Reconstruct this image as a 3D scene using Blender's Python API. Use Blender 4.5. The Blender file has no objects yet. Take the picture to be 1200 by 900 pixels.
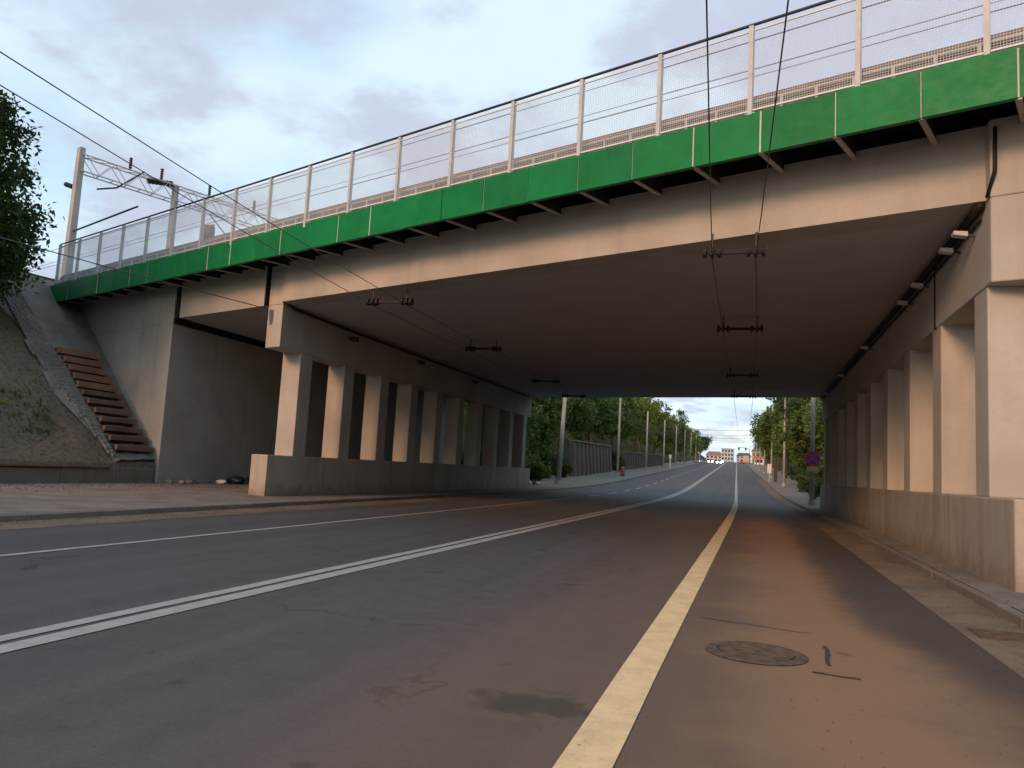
import bpy, math, random
import numpy as np
from mathutils import Vector, Matrix
random.seed(7); rng = np.random.default_rng(7)
R = math.radians
sc = bpy.context.scene
COL = sc.collection

# ------------------------------------------------------------------ camera
CAM_Z = 1.6
cam_d = bpy.data.cameras.new('camera'); cam = bpy.data.objects.new('camera', cam_d); COL.objects.link(cam)
cam_d.sensor_width = 36.0; cam_d.lens = 27.0; cam_d.clip_start = 0.05; cam_d.clip_end = 6000
_M = Matrix(((0.9532, -0.0206, 0.3014), (0.2970, -0.1182, -0.9475), (0.0556, 0.9928, -0.1064)))
_q = _M.to_quaternion(); _q.normalize()
cam.matrix_world = Matrix.Translation((0, 0, CAM_Z)) @ _q.to_matrix().to_4x4()
sc.camera = cam

# ------------------------------------------------------------------ world: dusk sky with broken cloud, sun low behind the viewer
SUN_EL, SUN_AZ = R(22.0), R(197.0)
EXPOSURE = 0.0
w = bpy.data.worlds.new('World'); sc.world = w; w.use_nodes = True
nt = w.node_tree; N = nt.nodes; L = nt.links
bg = N['Background']; bg.inputs[1].default_value = 0.12
sky = N.new('ShaderNodeTexSky'); sky.sky_type = 'NISHITA'; sky.sun_disc = False
sky.sun_elevation = SUN_EL; sky.sun_rotation = SUN_AZ; sky.dust_density = 2.0; sky.ozone_density = 1.5
tc = N.new('ShaderNodeTexCoord'); sep = N.new('ShaderNodeSeparateXYZ'); L.new(tc.outputs['Generated'], sep.inputs[0])
zz = N.new('ShaderNodeMath'); zz.operation = 'MAXIMUM'; L.new(sep.outputs[2], zz.inputs[0]); zz.inputs[1].default_value = 0.0
za = N.new('ShaderNodeMath'); za.operation = 'ADD'; L.new(zz.outputs[0], za.inputs[0]); za.inputs[1].default_value = 0.22
dx = N.new('ShaderNodeMath'); dx.operation = 'DIVIDE'; L.new(sep.outputs[0], dx.inputs[0]); L.new(za.outputs[0], dx.inputs[1])
dy = N.new('ShaderNodeMath'); dy.operation = 'DIVIDE'; L.new(sep.outputs[1], dy.inputs[0]); L.new(za.outputs[0], dy.inputs[1])
cb = N.new('ShaderNodeCombineXYZ'); L.new(dx.outputs[0], cb.inputs[0]); L.new(dy.outputs[0], cb.inputs[1])
def wnoise(scale, detail, rough, loc):
    mp = N.new('ShaderNodeMapping'); mp.inputs['Location'].default_value = loc; L.new(cb.outputs[0], mp.inputs[0])
    n_ = N.new('ShaderNodeTexNoise'); n_.inputs['Scale'].default_value = scale; n_.inputs['Detail'].default_value = detail
    n_.inputs['Roughness'].default_value = rough; L.new(mp.outputs[0], n_.inputs['Vector']); return n_
def wramp(src, a, b):
    r_ = N.new('ShaderNodeMapRange'); r_.inputs[1].default_value = a; r_.inputs[2].default_value = b
    r_.interpolation_type = 'SMOOTHSTEP'; L.new(src, r_.inputs[0]); return r_
n1 = wnoise(1.9, 7, 0.52, (3.1, 1.7, 0)); veil = wramp(n1.outputs[0], 0.34, 0.62)
n2 = wnoise(2.9, 9, 0.56, (8.4, 5.2, 0)); dark = wramp(n2.outputs[0], 0.44, 0.61)
m1 = N.new('ShaderNodeMix'); m1.data_type = 'RGBA'
SKYMUL = N.new('ShaderNodeMix'); SKYMUL.data_type = 'RGBA'; SKYMUL.blend_type = 'MULTIPLY'; SKYMUL.inputs[0].default_value = 1
L.new(sky.outputs[0], SKYMUL.inputs[6]); SKYMUL.inputs[7].default_value = (2.9, 2.7, 2.3, 1)
L.new(SKYMUL.outputs[2], m1.inputs[6]); m1.inputs[7].default_value = (6.3, 7.9, 9.2, 1)       # thin bright veil
vm = N.new('ShaderNodeMapRange'); vm.inputs[3].default_value = 0.45; vm.inputs[4].default_value = 1.0; L.new(veil.outputs[0], vm.inputs[0])
L.new(vm.outputs[0], m1.inputs[0])
m2 = N.new('ShaderNodeMix'); m2.data_type = 'RGBA'; L.new(m1.outputs[2], m2.inputs[6]); m2.inputs[7].default_value = (4.75, 5.05, 6.35, 1)  # lavender undersides
dm = N.new('ShaderNodeMath'); dm.operation = 'MULTIPLY'; dm.inputs[1].default_value = 0.82; L.new(dark.outputs[0], dm.inputs[0])
L.new(dm.outputs[0], m2.inputs[0]); L.new(m2.outputs[2], bg.inputs[0])

# ------------------------------------------------------------------ sun
sd = bpy.data.lights.new('sun', 'SUN'); sun = bpy.data.objects.new('sun', sd); COL.objects.link(sun)
sd.energy = 2.35; sd.angle = R(15); sd.color = (1.0, 0.53, 0.29)
_dir = Vector((math.sin(SUN_AZ)*math.cos(SUN_EL), math.cos(SUN_AZ)*math.cos(SUN_EL), math.sin(SUN_EL)))
sun.rotation_euler = _dir.to_track_quat('Z', 'Y').to_euler(); sun.location = (-6, -20, 12)

sc.view_settings.view_transform = 'Standard'; sc.view_settings.look = 'None'
sc.view_settings.exposure = EXPOSURE; sc.view_settings.gamma = 1.0; sc.view_settings.use_curve_mapping = False
sc.render.engine = 'CYCLES'; sc.cycles.max_bounces = 8; sc.cycles.transparent_max_bounces = 16

# ------------------------------------------------------------------ materials
class Mat:
    def __init__(s, name):
        s.m = bpy.data.materials.new(name); s.m.use_nodes = True
        s.t = s.m.node_tree; s.N = s.t.nodes; s.L = s.t.links; s.b = s.N['Principled BSDF']
        s.pos = None
    def coord(s, kind='pos'):
        if kind == 'pos':
            if s.pos is None: s.pos = s.N.new('ShaderNodeNewGeometry').outputs['Position']
            return s.pos
        return s.N.new('ShaderNodeTexCoord').outputs['Object']
    def noise(s, scale, detail=4, rough=0.55, vec=None, stretch=None, loc=(0, 0, 0)):
        v = vec or s.coord()
        mp = s.N.new('ShaderNodeMapping'); mp.inputs['Location'].default_value = loc
        if stretch: mp.inputs['Scale'].default_value = stretch
        s.L.new(v, mp.inputs[0])
        n = s.N.new('ShaderNodeTexNoise'); n.inputs['Scale'].default_value = scale; n.inputs['Detail'].default_value = detail
        n.inputs['Roughness'].default_value = rough; s.L.new(mp.outputs[0], n.inputs['Vector']); return n.outputs[0]
    def rng(s, src, a, b, lo=0.0, hi=1.0, smooth=True):
        r = s.N.new('ShaderNodeMapRange'); r.inputs[1].default_value = a; r.inputs[2].default_value = b
        r.inputs[3].default_value = lo; r.inputs[4].default_value = hi
        if smooth: r.interpolation_type = 'SMOOTHSTEP'
        s.L.new(src, r.inputs[0]); return r.outputs[0]
    def mix(s, fac, a, b, mode='MIX'):
        m = s.N.new('ShaderNodeMix'); m.data_type = 'RGBA'; m.blend_type = mode
        for i, x in ((0, fac), (6, a), (7, b)):
            if isinstance(x, (int, float)): m.inputs[i].default_value = x
            elif isinstance(x, tuple): m.inputs[i].default_value = (*x[:3], 1)
            else: s.L.new(x, m.inputs[i])
        return m.outputs[2]
    def math(s, op, a, b=0.0):
        m = s.N.new('ShaderNodeMath'); m.operation = op
        for i, x in ((0, a), (1, b)):
            if isinstance(x, (int, float)): m.inputs[i].default_value = x
            else: s.L.new(x, m.inputs[i])
        return m.outputs[0]
    def out(s, col, rough=0.8, metal=0.0, spec=None, bump=None, bstr=0.2, bdist=0.02):
        for k, x in (('Base Color', col), ('Roughness', rough), ('Metallic', metal)):
            if isinstance(x, (int, float)): s.b.inputs[k].default_value = x
            elif isinstance(x, tuple): s.b.inputs[k].default_value = (*x[:3], 1)
            else: s.L.new(x, s.b.inputs[k])
        if spec is not None: s.b.inputs['Specular IOR Level'].default_value = spec
        if bump is not None:
            bp = s.N.new('ShaderNodeBump'); bp.inputs['Strength'].default_value = bstr; bp.inputs['Distance'].default_value = bdist
            s.L.new(bump, bp.inputs['Height']); s.L.new(bp.outputs[0], s.b.inputs['Normal'])
        return s.m

def plain(name, col, rough=0.7, var=0.18, scale=3.0, metal=0.0, bstr=0.12, spec=0.4):
    m = Mat(name); n = m.noise(scale, 6); f = m.noise(scale*14, 3)
    c = m.mix(m.rng(n, 0.3, 0.7), tuple(x*(1-var) for x in col), tuple(min(1, x*(1+var)) for x in col))
    c = m.mix(m.rng(f, 0.35, 0.75, 0, 0.35), c, tuple(x*(1-var*1.4) for x in col))
    return m.out(c, rough, metal, spec, f, bstr, 0.01)

def concrete(name, col, grime=0.35, form=True):
    m = Mat(name)
    big = m.noise(0.55, 6, 0.6); fine = m.noise(9, 5, 0.6)
    stk = m.noise(1.0, 5, 0.62, stretch=(2.6, 2.6, 0.16)); grain = m.noise(60, 2)
    c = m.mix(m.rng(big, 0.3, 0.7), tuple(x*0.86 for x in col), tuple(x*1.08 for x in col))
    c = m.mix(m.rng(fine, 0.45, 0.8, 0, 0.3), c, tuple(x*0.78 for x in col))
    c = m.mix(m.rng(stk, 0.5, 0.74, 0, grime), c, (col[0]*0.5, col[1]*0.46, col[2]*0.43))
    h = m.math('ADD', m.math('MULTIPLY', grain, 0.4), fine)
    return m.out(c, 0.88, 0, 0.25, h, 0.18, 0.015)

M = {}
M['concrete'] = concrete('painted_concrete', (0.45, 0.418, 0.37), 0.22)
M['concrete_wall'] = concrete('abutment_concrete', (0.39, 0.375, 0.345), 0.28)
M['soffit'] = plain('soffit_concrete', (0.46, 0.45, 0.45), 0.9, 0.06, 0.8, spec=0.2)
def parapet():
    m = Mat('pier_wall_concrete'); sp = m.N.new('ShaderNodeSeparateXYZ'); m.L.new(m.coord(), sp.inputs[0])
    big = m.noise(0.5, 6, 0.6); fine = m.noise(9, 5, 0.6); stk = m.noise(1.0, 6, 0.65, stretch=(2.2, 1.3, 0.14)); low = m.noise(2.5, 6, 0.65)
    c = m.mix(m.rng(big, 0.3, 0.7), (0.37, 0.33, 0.275), (0.44, 0.40, 0.34))
    c = m.mix(m.rng(fine, 0.45, 0.8, 0, 0.3), c, (0.3, 0.26, 0.21))
    c = m.mix(m.rng(stk, 0.46, 0.72, 0, 0.55), c, (0.24, 0.165, 0.10))
    h = m.math('ADD', sp.outputs[2], m.math('MULTIPLY', m.math('SUBTRACT', low, 0.5), 1.3))
    c = m.mix(m.rng(h, 0.75, 0.05, 0, 0.6), c, (0.20, 0.145, 0.095))
    return m.out(c, 0.9, 0, 0.2, fine, 0.2, 0.015)
M['parapet'] = parapet()
M['retaining'] = concrete('retaining_wall_concrete', (0.115, 0.09, 0.08), 0.7)
M['pole'] = concrete('pole_concrete', (0.40, 0.39, 0.36), 0.25)
M['kerb'] = concrete('kerb_concrete', (0.20, 0.172, 0.145), 0.4)
M['steel_light'] = plain('galvanised_painted_steel', (0.48, 0.495, 0.485), 0.5, 0.1, 4, 0.0)
M['steel_dark'] = plain('dark_steel', (0.045, 0.042, 0.042), 0.5, 0.2, 4, 0.2)
M['bracket_steel'] = plain('bracket_steel', (0.42, 0.37, 0.35), 0.6, 0.15, 4)
M['rust'] = plain('brown_plate_steel', (0.19, 0.16, 0.145), 0.75, 0.22, 2.5)
M['under_deck'] = plain('under_deck_shade', (0.03, 0.027, 0.026), 0.7, 0.2)  # near-black base colour stands in for the shade under the walkway
M['black'] = plain('black_rubber', (0.012, 0.011, 0.011), 0.7, 0.2)
M['wire'] = plain('wire_copper_dark', (0.065, 0.065, 0.07), 0.5, 0.1)
M['mesh'] = plain('mesh_wire_galvanised', (0.62, 0.66, 0.68), 0.55, 0.05)
M['white'] = plain('white_plastic', (0.72, 0.7, 0.67), 0.5, 0.08)
M['glass_lamp'] = plain('lamp_diffuser', (0.8, 0.78, 0.72), 0.3, 0.04)
M['cream'] = plain('cream_render', (0.48, 0.41, 0.32), 0.8, 0.1)
M['paleblue'] = plain('pale_render', (0.42, 0.47, 0.54), 0.8, 0.08)
M['roofred'] = plain('red_roof_tile', (0.3, 0.13, 0.09), 0.85, 0.2)
M['window'] = plain('dark_window_glass', (0.03, 0.035, 0.045), 0.12, 0.1, spec=0.6)
M['stone'] = plain('rubble_stone', (0.16, 0.145, 0.13), 0.9, 0.3, 6)
M['grit'] = plain('grit_stone', (0.1, 0.082, 0.066), 0.95, 0.3, 6)
M['bag'] = plain('dark_plastic_bag', (0.02, 0.02, 0.022), 0.35, 0.2)
M['bark'] = plain('tree_bark', (0.07, 0.055, 0.042), 0.95, 0.3, 5, bstr=0.5)
M['tar'] = plain('bitumen_seal', (0.055, 0.042, 0.032), 0.8, 0.4, 12)
M['iron'] = plain('dusty_cast_iron', (0.105, 0.078, 0.057), 0.75, 0.35, 9, 0.1)
M['porcelain'] = plain('insulator_porcelain', (0.014, 0.011, 0.010), 0.5, 0.1)
M['tyre'] = plain('tyre_rubber', (0.015, 0.015, 0.015), 0.85, 0.1)
M['car_silver'] = plain('car_paint_silver', (0.4, 0.41, 0.43), 0.3, 0.03, metal=0.4)
M['car_dark'] = plain('car_paint_graphite', (0.05, 0.055, 0.065), 0.25, 0.03, metal=0.3)
M['car_red'] = plain('car_paint_red', (0.35, 0.06, 0.03), 0.3, 0.03)
M['car_white'] = plain('car_paint_white', (0.7, 0.7, 0.7), 0.3, 0.03)
M['orange'] = plain('orange_paint', (0.55, 0.17, 0.05), 0.5, 0.08)
M['sign_red'] = plain('sign_red', (0.55, 0.035, 0.03), 0.4, 0.03)
M['sign_blue'] = plain('sign_blue', (0.03, 0.06, 0.42), 0.4, 0.03)
M['pinkwall'] = plain('ballast_brown', (0.2, 0.16, 0.14), 0.95, 0.3, 8)

def green_panel():
    m = Mat('green_painted_steel'); oi = m.N.new('ShaderNodeObjectInfo')
    big = m.noise(1.1, 6, 0.6); sm = m.noise(3.2, 7, 0.68, stretch=(1, 1, 1.6)); drip = m.noise(2.2, 5, 0.6, stretch=(3.0, 3.0, 0.4))
    c = m.mix(m.rng(big, 0.3, 0.7), (0.001, 0.145, 0.036), (0.002, 0.19, 0.05))
    c = m.mix(m.rng(sm, 0.58, 0.8, 0, 0.42), c, (0.08, 0.26, 0.12))
    c = m.mix(m.rng(drip, 0.54, 0.75, 0, 0.4), c, (0.012, 0.075, 0.028))
    hv = m.N.new('ShaderNodeHueSaturation'); m.L.new(c, hv.inputs['Color'])
    m.L.new(m.rng(oi.outputs['Random'], 0, 1, 0.88, 1.12, False), hv.inputs['Value'])
    return m.out(hv.outputs[0], m.rng(sm, 0.3, 0.7, 0.42, 0.6), 0, 0.2, big, 0.03, 0.02)
M['green'] = green_panel()

def asphalt():
    m = Mat('asphalt'); sp = m.N.new('ShaderNodeSeparateXYZ'); m.L.new(m.coord(), sp.inputs[0]); X, Y = sp.outputs[0], sp.outputs[1]
    agg = m.noise(95, 3, 0.7); med = m.noise(3.5, 6, 0.6); lng = m.noise(1.0, 5, 0.6, stretch=(1.1, 0.05, 1)); blot = m.noise(0.45, 5, 0.62)
    c = m.mix(m.rng(med, 0.3, 0.7), (0.060, 0.060, 0.063), (0.082, 0.081, 0.083))
    c = m.mix(m.rng(lng, 0.4, 0.68, 0, 0.6), c, (0.105, 0.101, 0.098))
    c = m.mix(m.rng(agg, 0.52, 0.75, 0, 0.45), c, (0.17, 0.163, 0.155))
    c = m.mix(m.rng(agg, 0.46, 0.28, 0, 0.55), c, (0.02, 0.02, 0.021))
    mid = m.noise(28, 4, 0.75); c = m.mix(m.rng(mid, 0.5, 0.7, 0, 0.35), c, (0.035, 0.034, 0.034)); c = m.mix(m.rng(mid, 0.46, 0.3, 0, 0.3), c, (0.13, 0.125, 0.12))
    crk = m.N.new('ShaderNodeTexVoronoi'); crk.feature = 'DISTANCE_TO_EDGE'; crk.inputs['Scale'].default_value = 0.33
    wv = m.N.new('ShaderNodeVectorMath'); wv.operation = 'MULTIPLY_ADD'; nz = m.N.new('ShaderNodeTexNoise'); nz.inputs['Scale'].default_value = 1.7; nz.inputs['Detail'].default_value = 6; m.L.new(m.coord(), nz.inputs['Vector']); m.L.new(nz.outputs['Color'], wv.inputs[0]); wv.inputs[1].default_value = (1.1, 1.1, 0); m.L.new(m.coord(), wv.inputs[2]); m.L.new(wv.outputs[0], crk.inputs['Vector'])
    c = m.mix(m.math('MULTIPLY', m.rng(crk.outputs['Distance'], 0.012, 0.002), m.rng(blot, 0.5, 0.62, 0, 0.55)), c, (0.018, 0.017, 0.016))
    # warm low-sun glow and dust painted into the right lane, palest along wheel paths
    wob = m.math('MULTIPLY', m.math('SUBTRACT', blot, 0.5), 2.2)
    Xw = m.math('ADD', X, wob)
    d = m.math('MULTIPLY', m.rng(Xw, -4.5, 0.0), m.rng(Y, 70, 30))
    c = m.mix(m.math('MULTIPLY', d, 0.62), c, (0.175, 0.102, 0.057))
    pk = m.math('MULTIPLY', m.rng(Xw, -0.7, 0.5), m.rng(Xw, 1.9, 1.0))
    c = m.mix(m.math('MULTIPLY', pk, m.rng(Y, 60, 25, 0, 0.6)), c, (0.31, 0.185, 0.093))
    # newer dark strip of asphalt towards the right gutter, with a slanting start
    st = m.math('ADD', X, m.math('MULTIPLY', m.math('SUBTRACT', med, 0.5), 0.5))
    bnd = m.rng(Y, 5.0, 11.0, 2.35, 1.15)
    dk = m.rng(m.math('SUBTRACT', st, bnd), -0.32, 0.32)
    c = m.mix(m.math('MULTIPLY', dk, m.rng(Y, 48, 20, 0.2, 0.72)), c, (0.048, 0.041, 0.037))
    # an old dark spill beside the line
    sx = m.math('DIVIDE', m.math('ADD', X, 1.32), 0.42); sy = m.math('DIVIDE', m.math('SUBTRACT', Y, 5.25), 0.3)
    rr = m.math('ADD', m.math('ADD', m.math('MULTIPLY', sx, sx), m.math('MULTIPLY', sy, sy)), m.math('MULTIPLY', m.math('SUBTRACT', med, 0.5), 7.0))
    c = m.mix(m.rng(rr, 1.9, 0.0, 0, 0.6), c, (0.03, 0.028, 0.022))
    spots = m.noise(1.6, 3, 0.5, loc=(4, 9, 0)); c = m.mix(m.rng(spots, 0.66, 0.72, 0, 0.45), c, (0.028, 0.026, 0.025))
    return m.out(c, m.rng(med, 0.3, 0.7, 0.72, 0.86), 0, 0.35, m.math('ADD', agg, m.math('MULTIPLY', med, 0.3)), 0.4, 0.006)
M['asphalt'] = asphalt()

def paint(name, col, worn):
    m = Mat(name); a = m.noise(70, 4, 0.7); b = m.noise(4, 6, 0.65)
    c = m.mix(m.rng(b, 0.3, 0.75), col, tuple(x*0.78 for x in col))
    ch = m.math('MULTIPLY', m.rng(a, 0.60, 0.66), m.rng(b, 0.35, 0.6, 0.3, 1.0))
    c = m.mix(m.math('MULTIPLY', ch, worn), c, (0.06, 0.055, 0.05))
    big = m.noise(9, 5, 0.7); c = m.mix(m.rng(big, 0.66, 0.72, 0, worn), c, (0.07, 0.06, 0.055))
    return m.out(c, 0.7, 0, 0.35, a, 0.3, 0.005)
M['line_white'] = paint('white_road_paint', (0.40, 0.39, 0.38), 0.6)
M['line_yellow'] = paint('yellow_road_paint', (0.80, 0.60, 0.33), 0.75)

def sand(name, a, b, peb=0.5):
    m = Mat(name); n = m.noise(0.9, 7, 0.65); f = m.noise(14, 5, 0.65); g = m.noise(70, 2)
    c = m.mix(m.rng(n, 0.32, 0.68), a, b); c = m.mix(m.rng(f, 0.5, 0.75, 0, peb), c, tuple(x*0.5 for x in a))
    c = m.mix(m.rng(g, 0.58, 0.72, 0, peb), c, tuple(min(1, x*1.5) for x in b))
    return m.out(c, 0.95, 0, 0.15, m.math('ADD', f, m.math('MULTIPLY', g, 0.4)), 0.5, 0.03)
M['gutter'] = sand('gutter_dust', (0.135, 0.105, 0.08), (0.22, 0.17, 0.125))
M['pavement'] = sand('pavement_dusty', (0.165, 0.15, 0.132), (0.245, 0.226, 0.2), 0.35)
M['sand'] = sand('embankment_sand', (0.13, 0.11, 0.085), (0.21, 0.18, 0.145), 0.6)
M['slope_paving'] = sand('slope_paving', (0.16, 0.15, 0.135), (0.235, 0.22, 0.2), 0.4)
M['plank'] = sand('step_boards', (0.21, 0.115, 0.072), (0.31, 0.18, 0.115), 0.35)
M['plank_dark'] = sand('step_boards_dark', (0.13, 0.082, 0.062), (0.21, 0.145, 0.112), 0.45)  # darker brown than the upper boards; used on lower steps and ledge
M['shaded_step_soil'] = sand('shaded_step_soil', (0.035, 0.024, 0.019), (0.06, 0.042, 0.033), 0.5)  # soil blackened so the gaps under the step boards look shaded
M['earth'] = sand('step_earth', (0.12, 0.10, 0.085), (0.18, 0.15, 0.125), 0.5)

def ground_mat():
    m = Mat('hillside_ground'); n = m.noise(0.35, 7, 0.65); f = m.noise(7, 5, 0.7); g = m.noise(40, 3)
    sp = m.N.new('ShaderNodeSeparateXYZ'); m.L.new(m.coord(), sp.inputs[0])
    snd = m.mix(m.rng(f, 0.35, 0.7), (0.2, 0.165, 0.125), (0.1, 0.08, 0.06))
    snd = m.mix(m.rng(g, 0.56, 0.7, 0, 0.4), snd, (0.26, 0.225, 0.18))
    grs = m.mix(m.rng(f, 0.35, 0.7), (0.03, 0.045, 0.014), (0.06, 0.075, 0.025))
    k = m.rng(m.math('ADD', n, m.math('MULTIPLY', f, 0.25)), 0.68, 0.82)
    k = m.math('MAXIMUM', k, m.rng(sp.outputs[1], 50, 75)); k = m.math('MAXIMUM', k, m.rng(sp.outputs[2], 4.5, 7.0))
    return m.out(m.mix(k, snd, grs), 0.95, 0, 0.15, m.math('ADD', f, g), 0.6, 0.05)
M['ground'] = ground_mat()

def leaf(name, a, b):
    m = Mat(name); n = m.noise(0.8, 4); f = m.noise(9, 3)
    oi = m.N.new('ShaderNodeObjectInfo')
    c = m.mix(m.rng(n, 0.3, 0.7), a, b); c = m.mix(m.rng(f, 0.45, 0.75, 0, 0.5), c, tuple(x*0.55 for x in a))
    hv = m.N.new('ShaderNodeHueSaturation'); m.L.new(c, hv.inputs['Color']); m.L.new(m.rng(oi.outputs['Random'], 0, 1, 0.75, 1.25, False), hv.inputs['Value'])
    m.out(hv.outputs[0], 0.6, 0, 0.3)
    tr = m.N.new('ShaderNodeBsdfTranslucent'); m.L.new(hv.outputs[0], tr.inputs[0])
    ms = m.N.new('ShaderNodeMixShader'); ms.inputs[0].default_value = 0.35
    m.L.new(m.b.outputs[0], ms.inputs[1]); m.L.new(tr.outputs[0], ms.inputs[2])
    m.L.new(ms.outputs[0], m.N['Material Output'].inputs[0]); return m.m
M['leaf'] = leaf('leaves_mid_green', (0.085, 0.14, 0.028), (0.165, 0.225, 0.05))
M['leaf_dark'] = leaf('leaves_dark_green', (0.042, 0.072, 0.017), (0.075, 0.115, 0.027))
M['leaf_near'] = leaf('leaves_near_tree', (0.022, 0.042, 0.010), (0.045, 0.075, 0.016))
M['leaf_light'] = leaf('leaves_light_green', (0.12, 0.165, 0.03), (0.205, 0.25, 0.055))

def emit(name, col, strength):
    m = Mat(name); m.out(col, 0.3); m.b.inputs['Emission Color'].default_value = (*col, 1); m.b.inputs['Emission Strength'].default_value = strength
    return m.m
M['headlight'] = emit('lit_headlight', (1.0, 0.88, 0.62), 45)
M['green_lamp'] = emit('lit_green_signal', (0.02, 0.8, 0.45), 2.5)
M['tail'] = emit('lit_tail_light', (0.9, 0.05, 0.02), 3)

# ------------------------------------------------------------------ mesh helpers
def setp(o, label=None, cat=None, group=None, kind=None):
    if label: o['label'] = label
    if cat: o['category'] = cat
    if group: o['group'] = group
    if kind: o['kind'] = kind
    return o
def wloc(o):
    v = Vector((0, 0, 0))
    while o is not None: v += o.location; o = o.parent
    return v
def thing(name, loc, label, cat, group=None):
    o = bpy.data.objects.new(name, None); COL.objects.link(o); o.location = loc; o.empty_display_size = 0.3
    return setp(o, label, cat, group)
class MB:
    def __init__(s): s.v = []; s.f = []
    def add(s, vs, fs):
        k = len(s.v); s.v += [tuple(p) for p in vs]; s.f += [tuple(i+k for i in f) for f in fs]; return s
    def hexa(s, c):   # 8 corners: bottom 4 (ccw from above), top 4
        return s.add(c, [(3, 2, 1, 0), (4, 5, 6, 7), (0, 1, 5, 4), (1, 2, 6, 5), (2, 3, 7, 6), (3, 0, 4, 7)])
    def box(s, a, b):
        (x0, y0, z0), (x1, y1, z1) = a, b
        return s.hexa([(x0, y0, z0), (x1, y0, z0), (x1, y1, z0), (x0, y1, z0), (x0, y0, z1), (x1, y0, z1), (x1, y1, z1), (x0, y1, z1)])
    def bar(s, p, q, wx, wz, up=(0, 0, 1)):
        p, q = Vector(p), Vector(q); d = (q-p).normalized(); u = Vector(up)
        if abs(d.dot(u)) > 0.98: u = Vector((0, 1, 0))
        a = d.cross(u).normalized()*wx/2; b = a.cross(d).normalized()*wz/2
        return s.hexa([p-a-b, p+a-b, q+a-b, q-a-b, p-a+b, p+a+b, q+a+b, q-a+b])
    def tube(s, pts, r, seg=6, cap=True):
        pts = [Vector(p) for p in pts]; k = len(s.v); n = len(pts); rs = r if isinstance(r, (list, tuple)) else [r]*n
        for i, p in enumerate(pts):
            d = (pts[min(i+1, n-1)] - pts[max(i-1, 0)]).normalized()
            u = Vector((0, 0, 1)) if abs(d.z) < 0.95 else Vector((0, 1, 0))
            a = d.cross(u).normalized(); b = a.cross(d).normalized()
            for j in range(seg):
                t_ = 2*math.pi*j/seg; s.v.append(tuple(p + (a*math.cos(t_)+b*math.sin(t_))*rs[i]))
        for i in range(n-1):
            for j in range(seg):
                s.f.append((k+i*seg+j, k+i*seg+(j+1) % seg, k+(i+1)*seg+(j+1) % seg, k+(i+1)*seg+j))
        if cap:
            s.f.append(tuple(k+j for j in range(seg))[::-1]); s.f.append(tuple(k+(n-1)*seg+j for j in range(seg)))
        return s
    def disc(s, c, axis, r, th, seg=20):
        c = Vector(c); a = Vector(axis).normalized(); return s.tube([c-a*th/2, c+a*th/2], r, seg)
    def mesh(s, name):
        me = bpy.data.meshes.new(name); me.from_pydata(s.v, [], s.f); me.update(); return me
    def build(s, name, mat, parent=None, bevel=0.0, smooth=False, recalc=True):
        off = wloc(parent) if parent else Vector((0, 0, 0))
        s.v = [(x-off.x, y-off.y, z-off.z) for x, y, z in s.v]
        me = s.mesh(name)
        if recalc:
            import bmesh
            bm = bmesh.new(); bm.from_mesh(me); bmesh.ops.recalc_face_normals(bm, faces=bm.faces); bm.to_mesh(me); bm.free()
        me.materials.append(M[mat] if isinstance(mat, str) else mat)
        if smooth:
            for p in me.polygons: p.use_smooth = True
        o = bpy.data.objects.new(name, me); COL.objects.link(o)
        if parent: o.parent = parent
        if bevel:
            b = o.modifiers.new('bevel', 'BEVEL'); b.width = bevel; b.segments = 2; b.limit_method = 'ANGLE'
        return o
def inst(o, loc, rotz=0.0, parent=None, scale=None, name=None):
    c = o.copy(); COL.objects.link(c); c.location = loc; c.rotation_euler = (0, 0, rotz)
    if scale: c.scale = scale
    c.parent = parent
    return c
def copy_tree(o, loc, rotz=0.0, scale=None):
    c = o.copy(); COL.objects.link(c); c.location = loc; c.rotation_euler = (0, 0, rotz)
    if scale: c.scale = scale
    for ch in list(o.children):
        k = ch.copy(); COL.objects.link(k); k.parent = c
        for g in list(ch.children):
            h = g.copy(); COL.objects.link(h); h.parent = k
    return c
def struct(o): o['kind'] = 'structure'; return o

# ------------------------------------------------------------------ layout functions
T = Vector((0.938, -0.347, 0)).normalized(); NV = Vector((0.347, 0.938, 0)).normalized()
P0 = Vector((4.0, 15.14, 0))
BROT = math.atan2(T.y, T.x)
def bp(u, v, z): p = P0 + T*u + NV*v; return Vector((p.x, p.y, z))       # bridge frame: along, inward
def ob(u, s, z): p = P0 + T*u; return Vector((p.x, p.y + s, z))           # along the bridge, then along the road
def far_y(x): return 50.0 - 0.25*(x-4.0)
def far_s(u): p = P0 + T*u; return far_y(p.x) - p.y
def zr(y):
    if y < 50: return 0.0
    if y < 90: return (y-50)**2*0.029/80
    if y < 400: return 0.58 + 0.029*(y-90)
    return 9.57 + 0.029*100*(1-math.exp(-(y-400)/100.0))
def xs(y):
    if y < 30: return 0.0
    if y < 60: return -0.02*(y-30)**2/60
    return -0.3 - 0.02*(y-60)
def rd(x, y, dz=0.0): return Vector((x+xs(y), y, zr(y)+dz))
def yrows(a, b):
    ys = []; y = a
    while y < b: ys.append(y); y += 1.5 if y < 30 else (3 if y < 120 else 8)
    return ys + [b]
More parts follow.
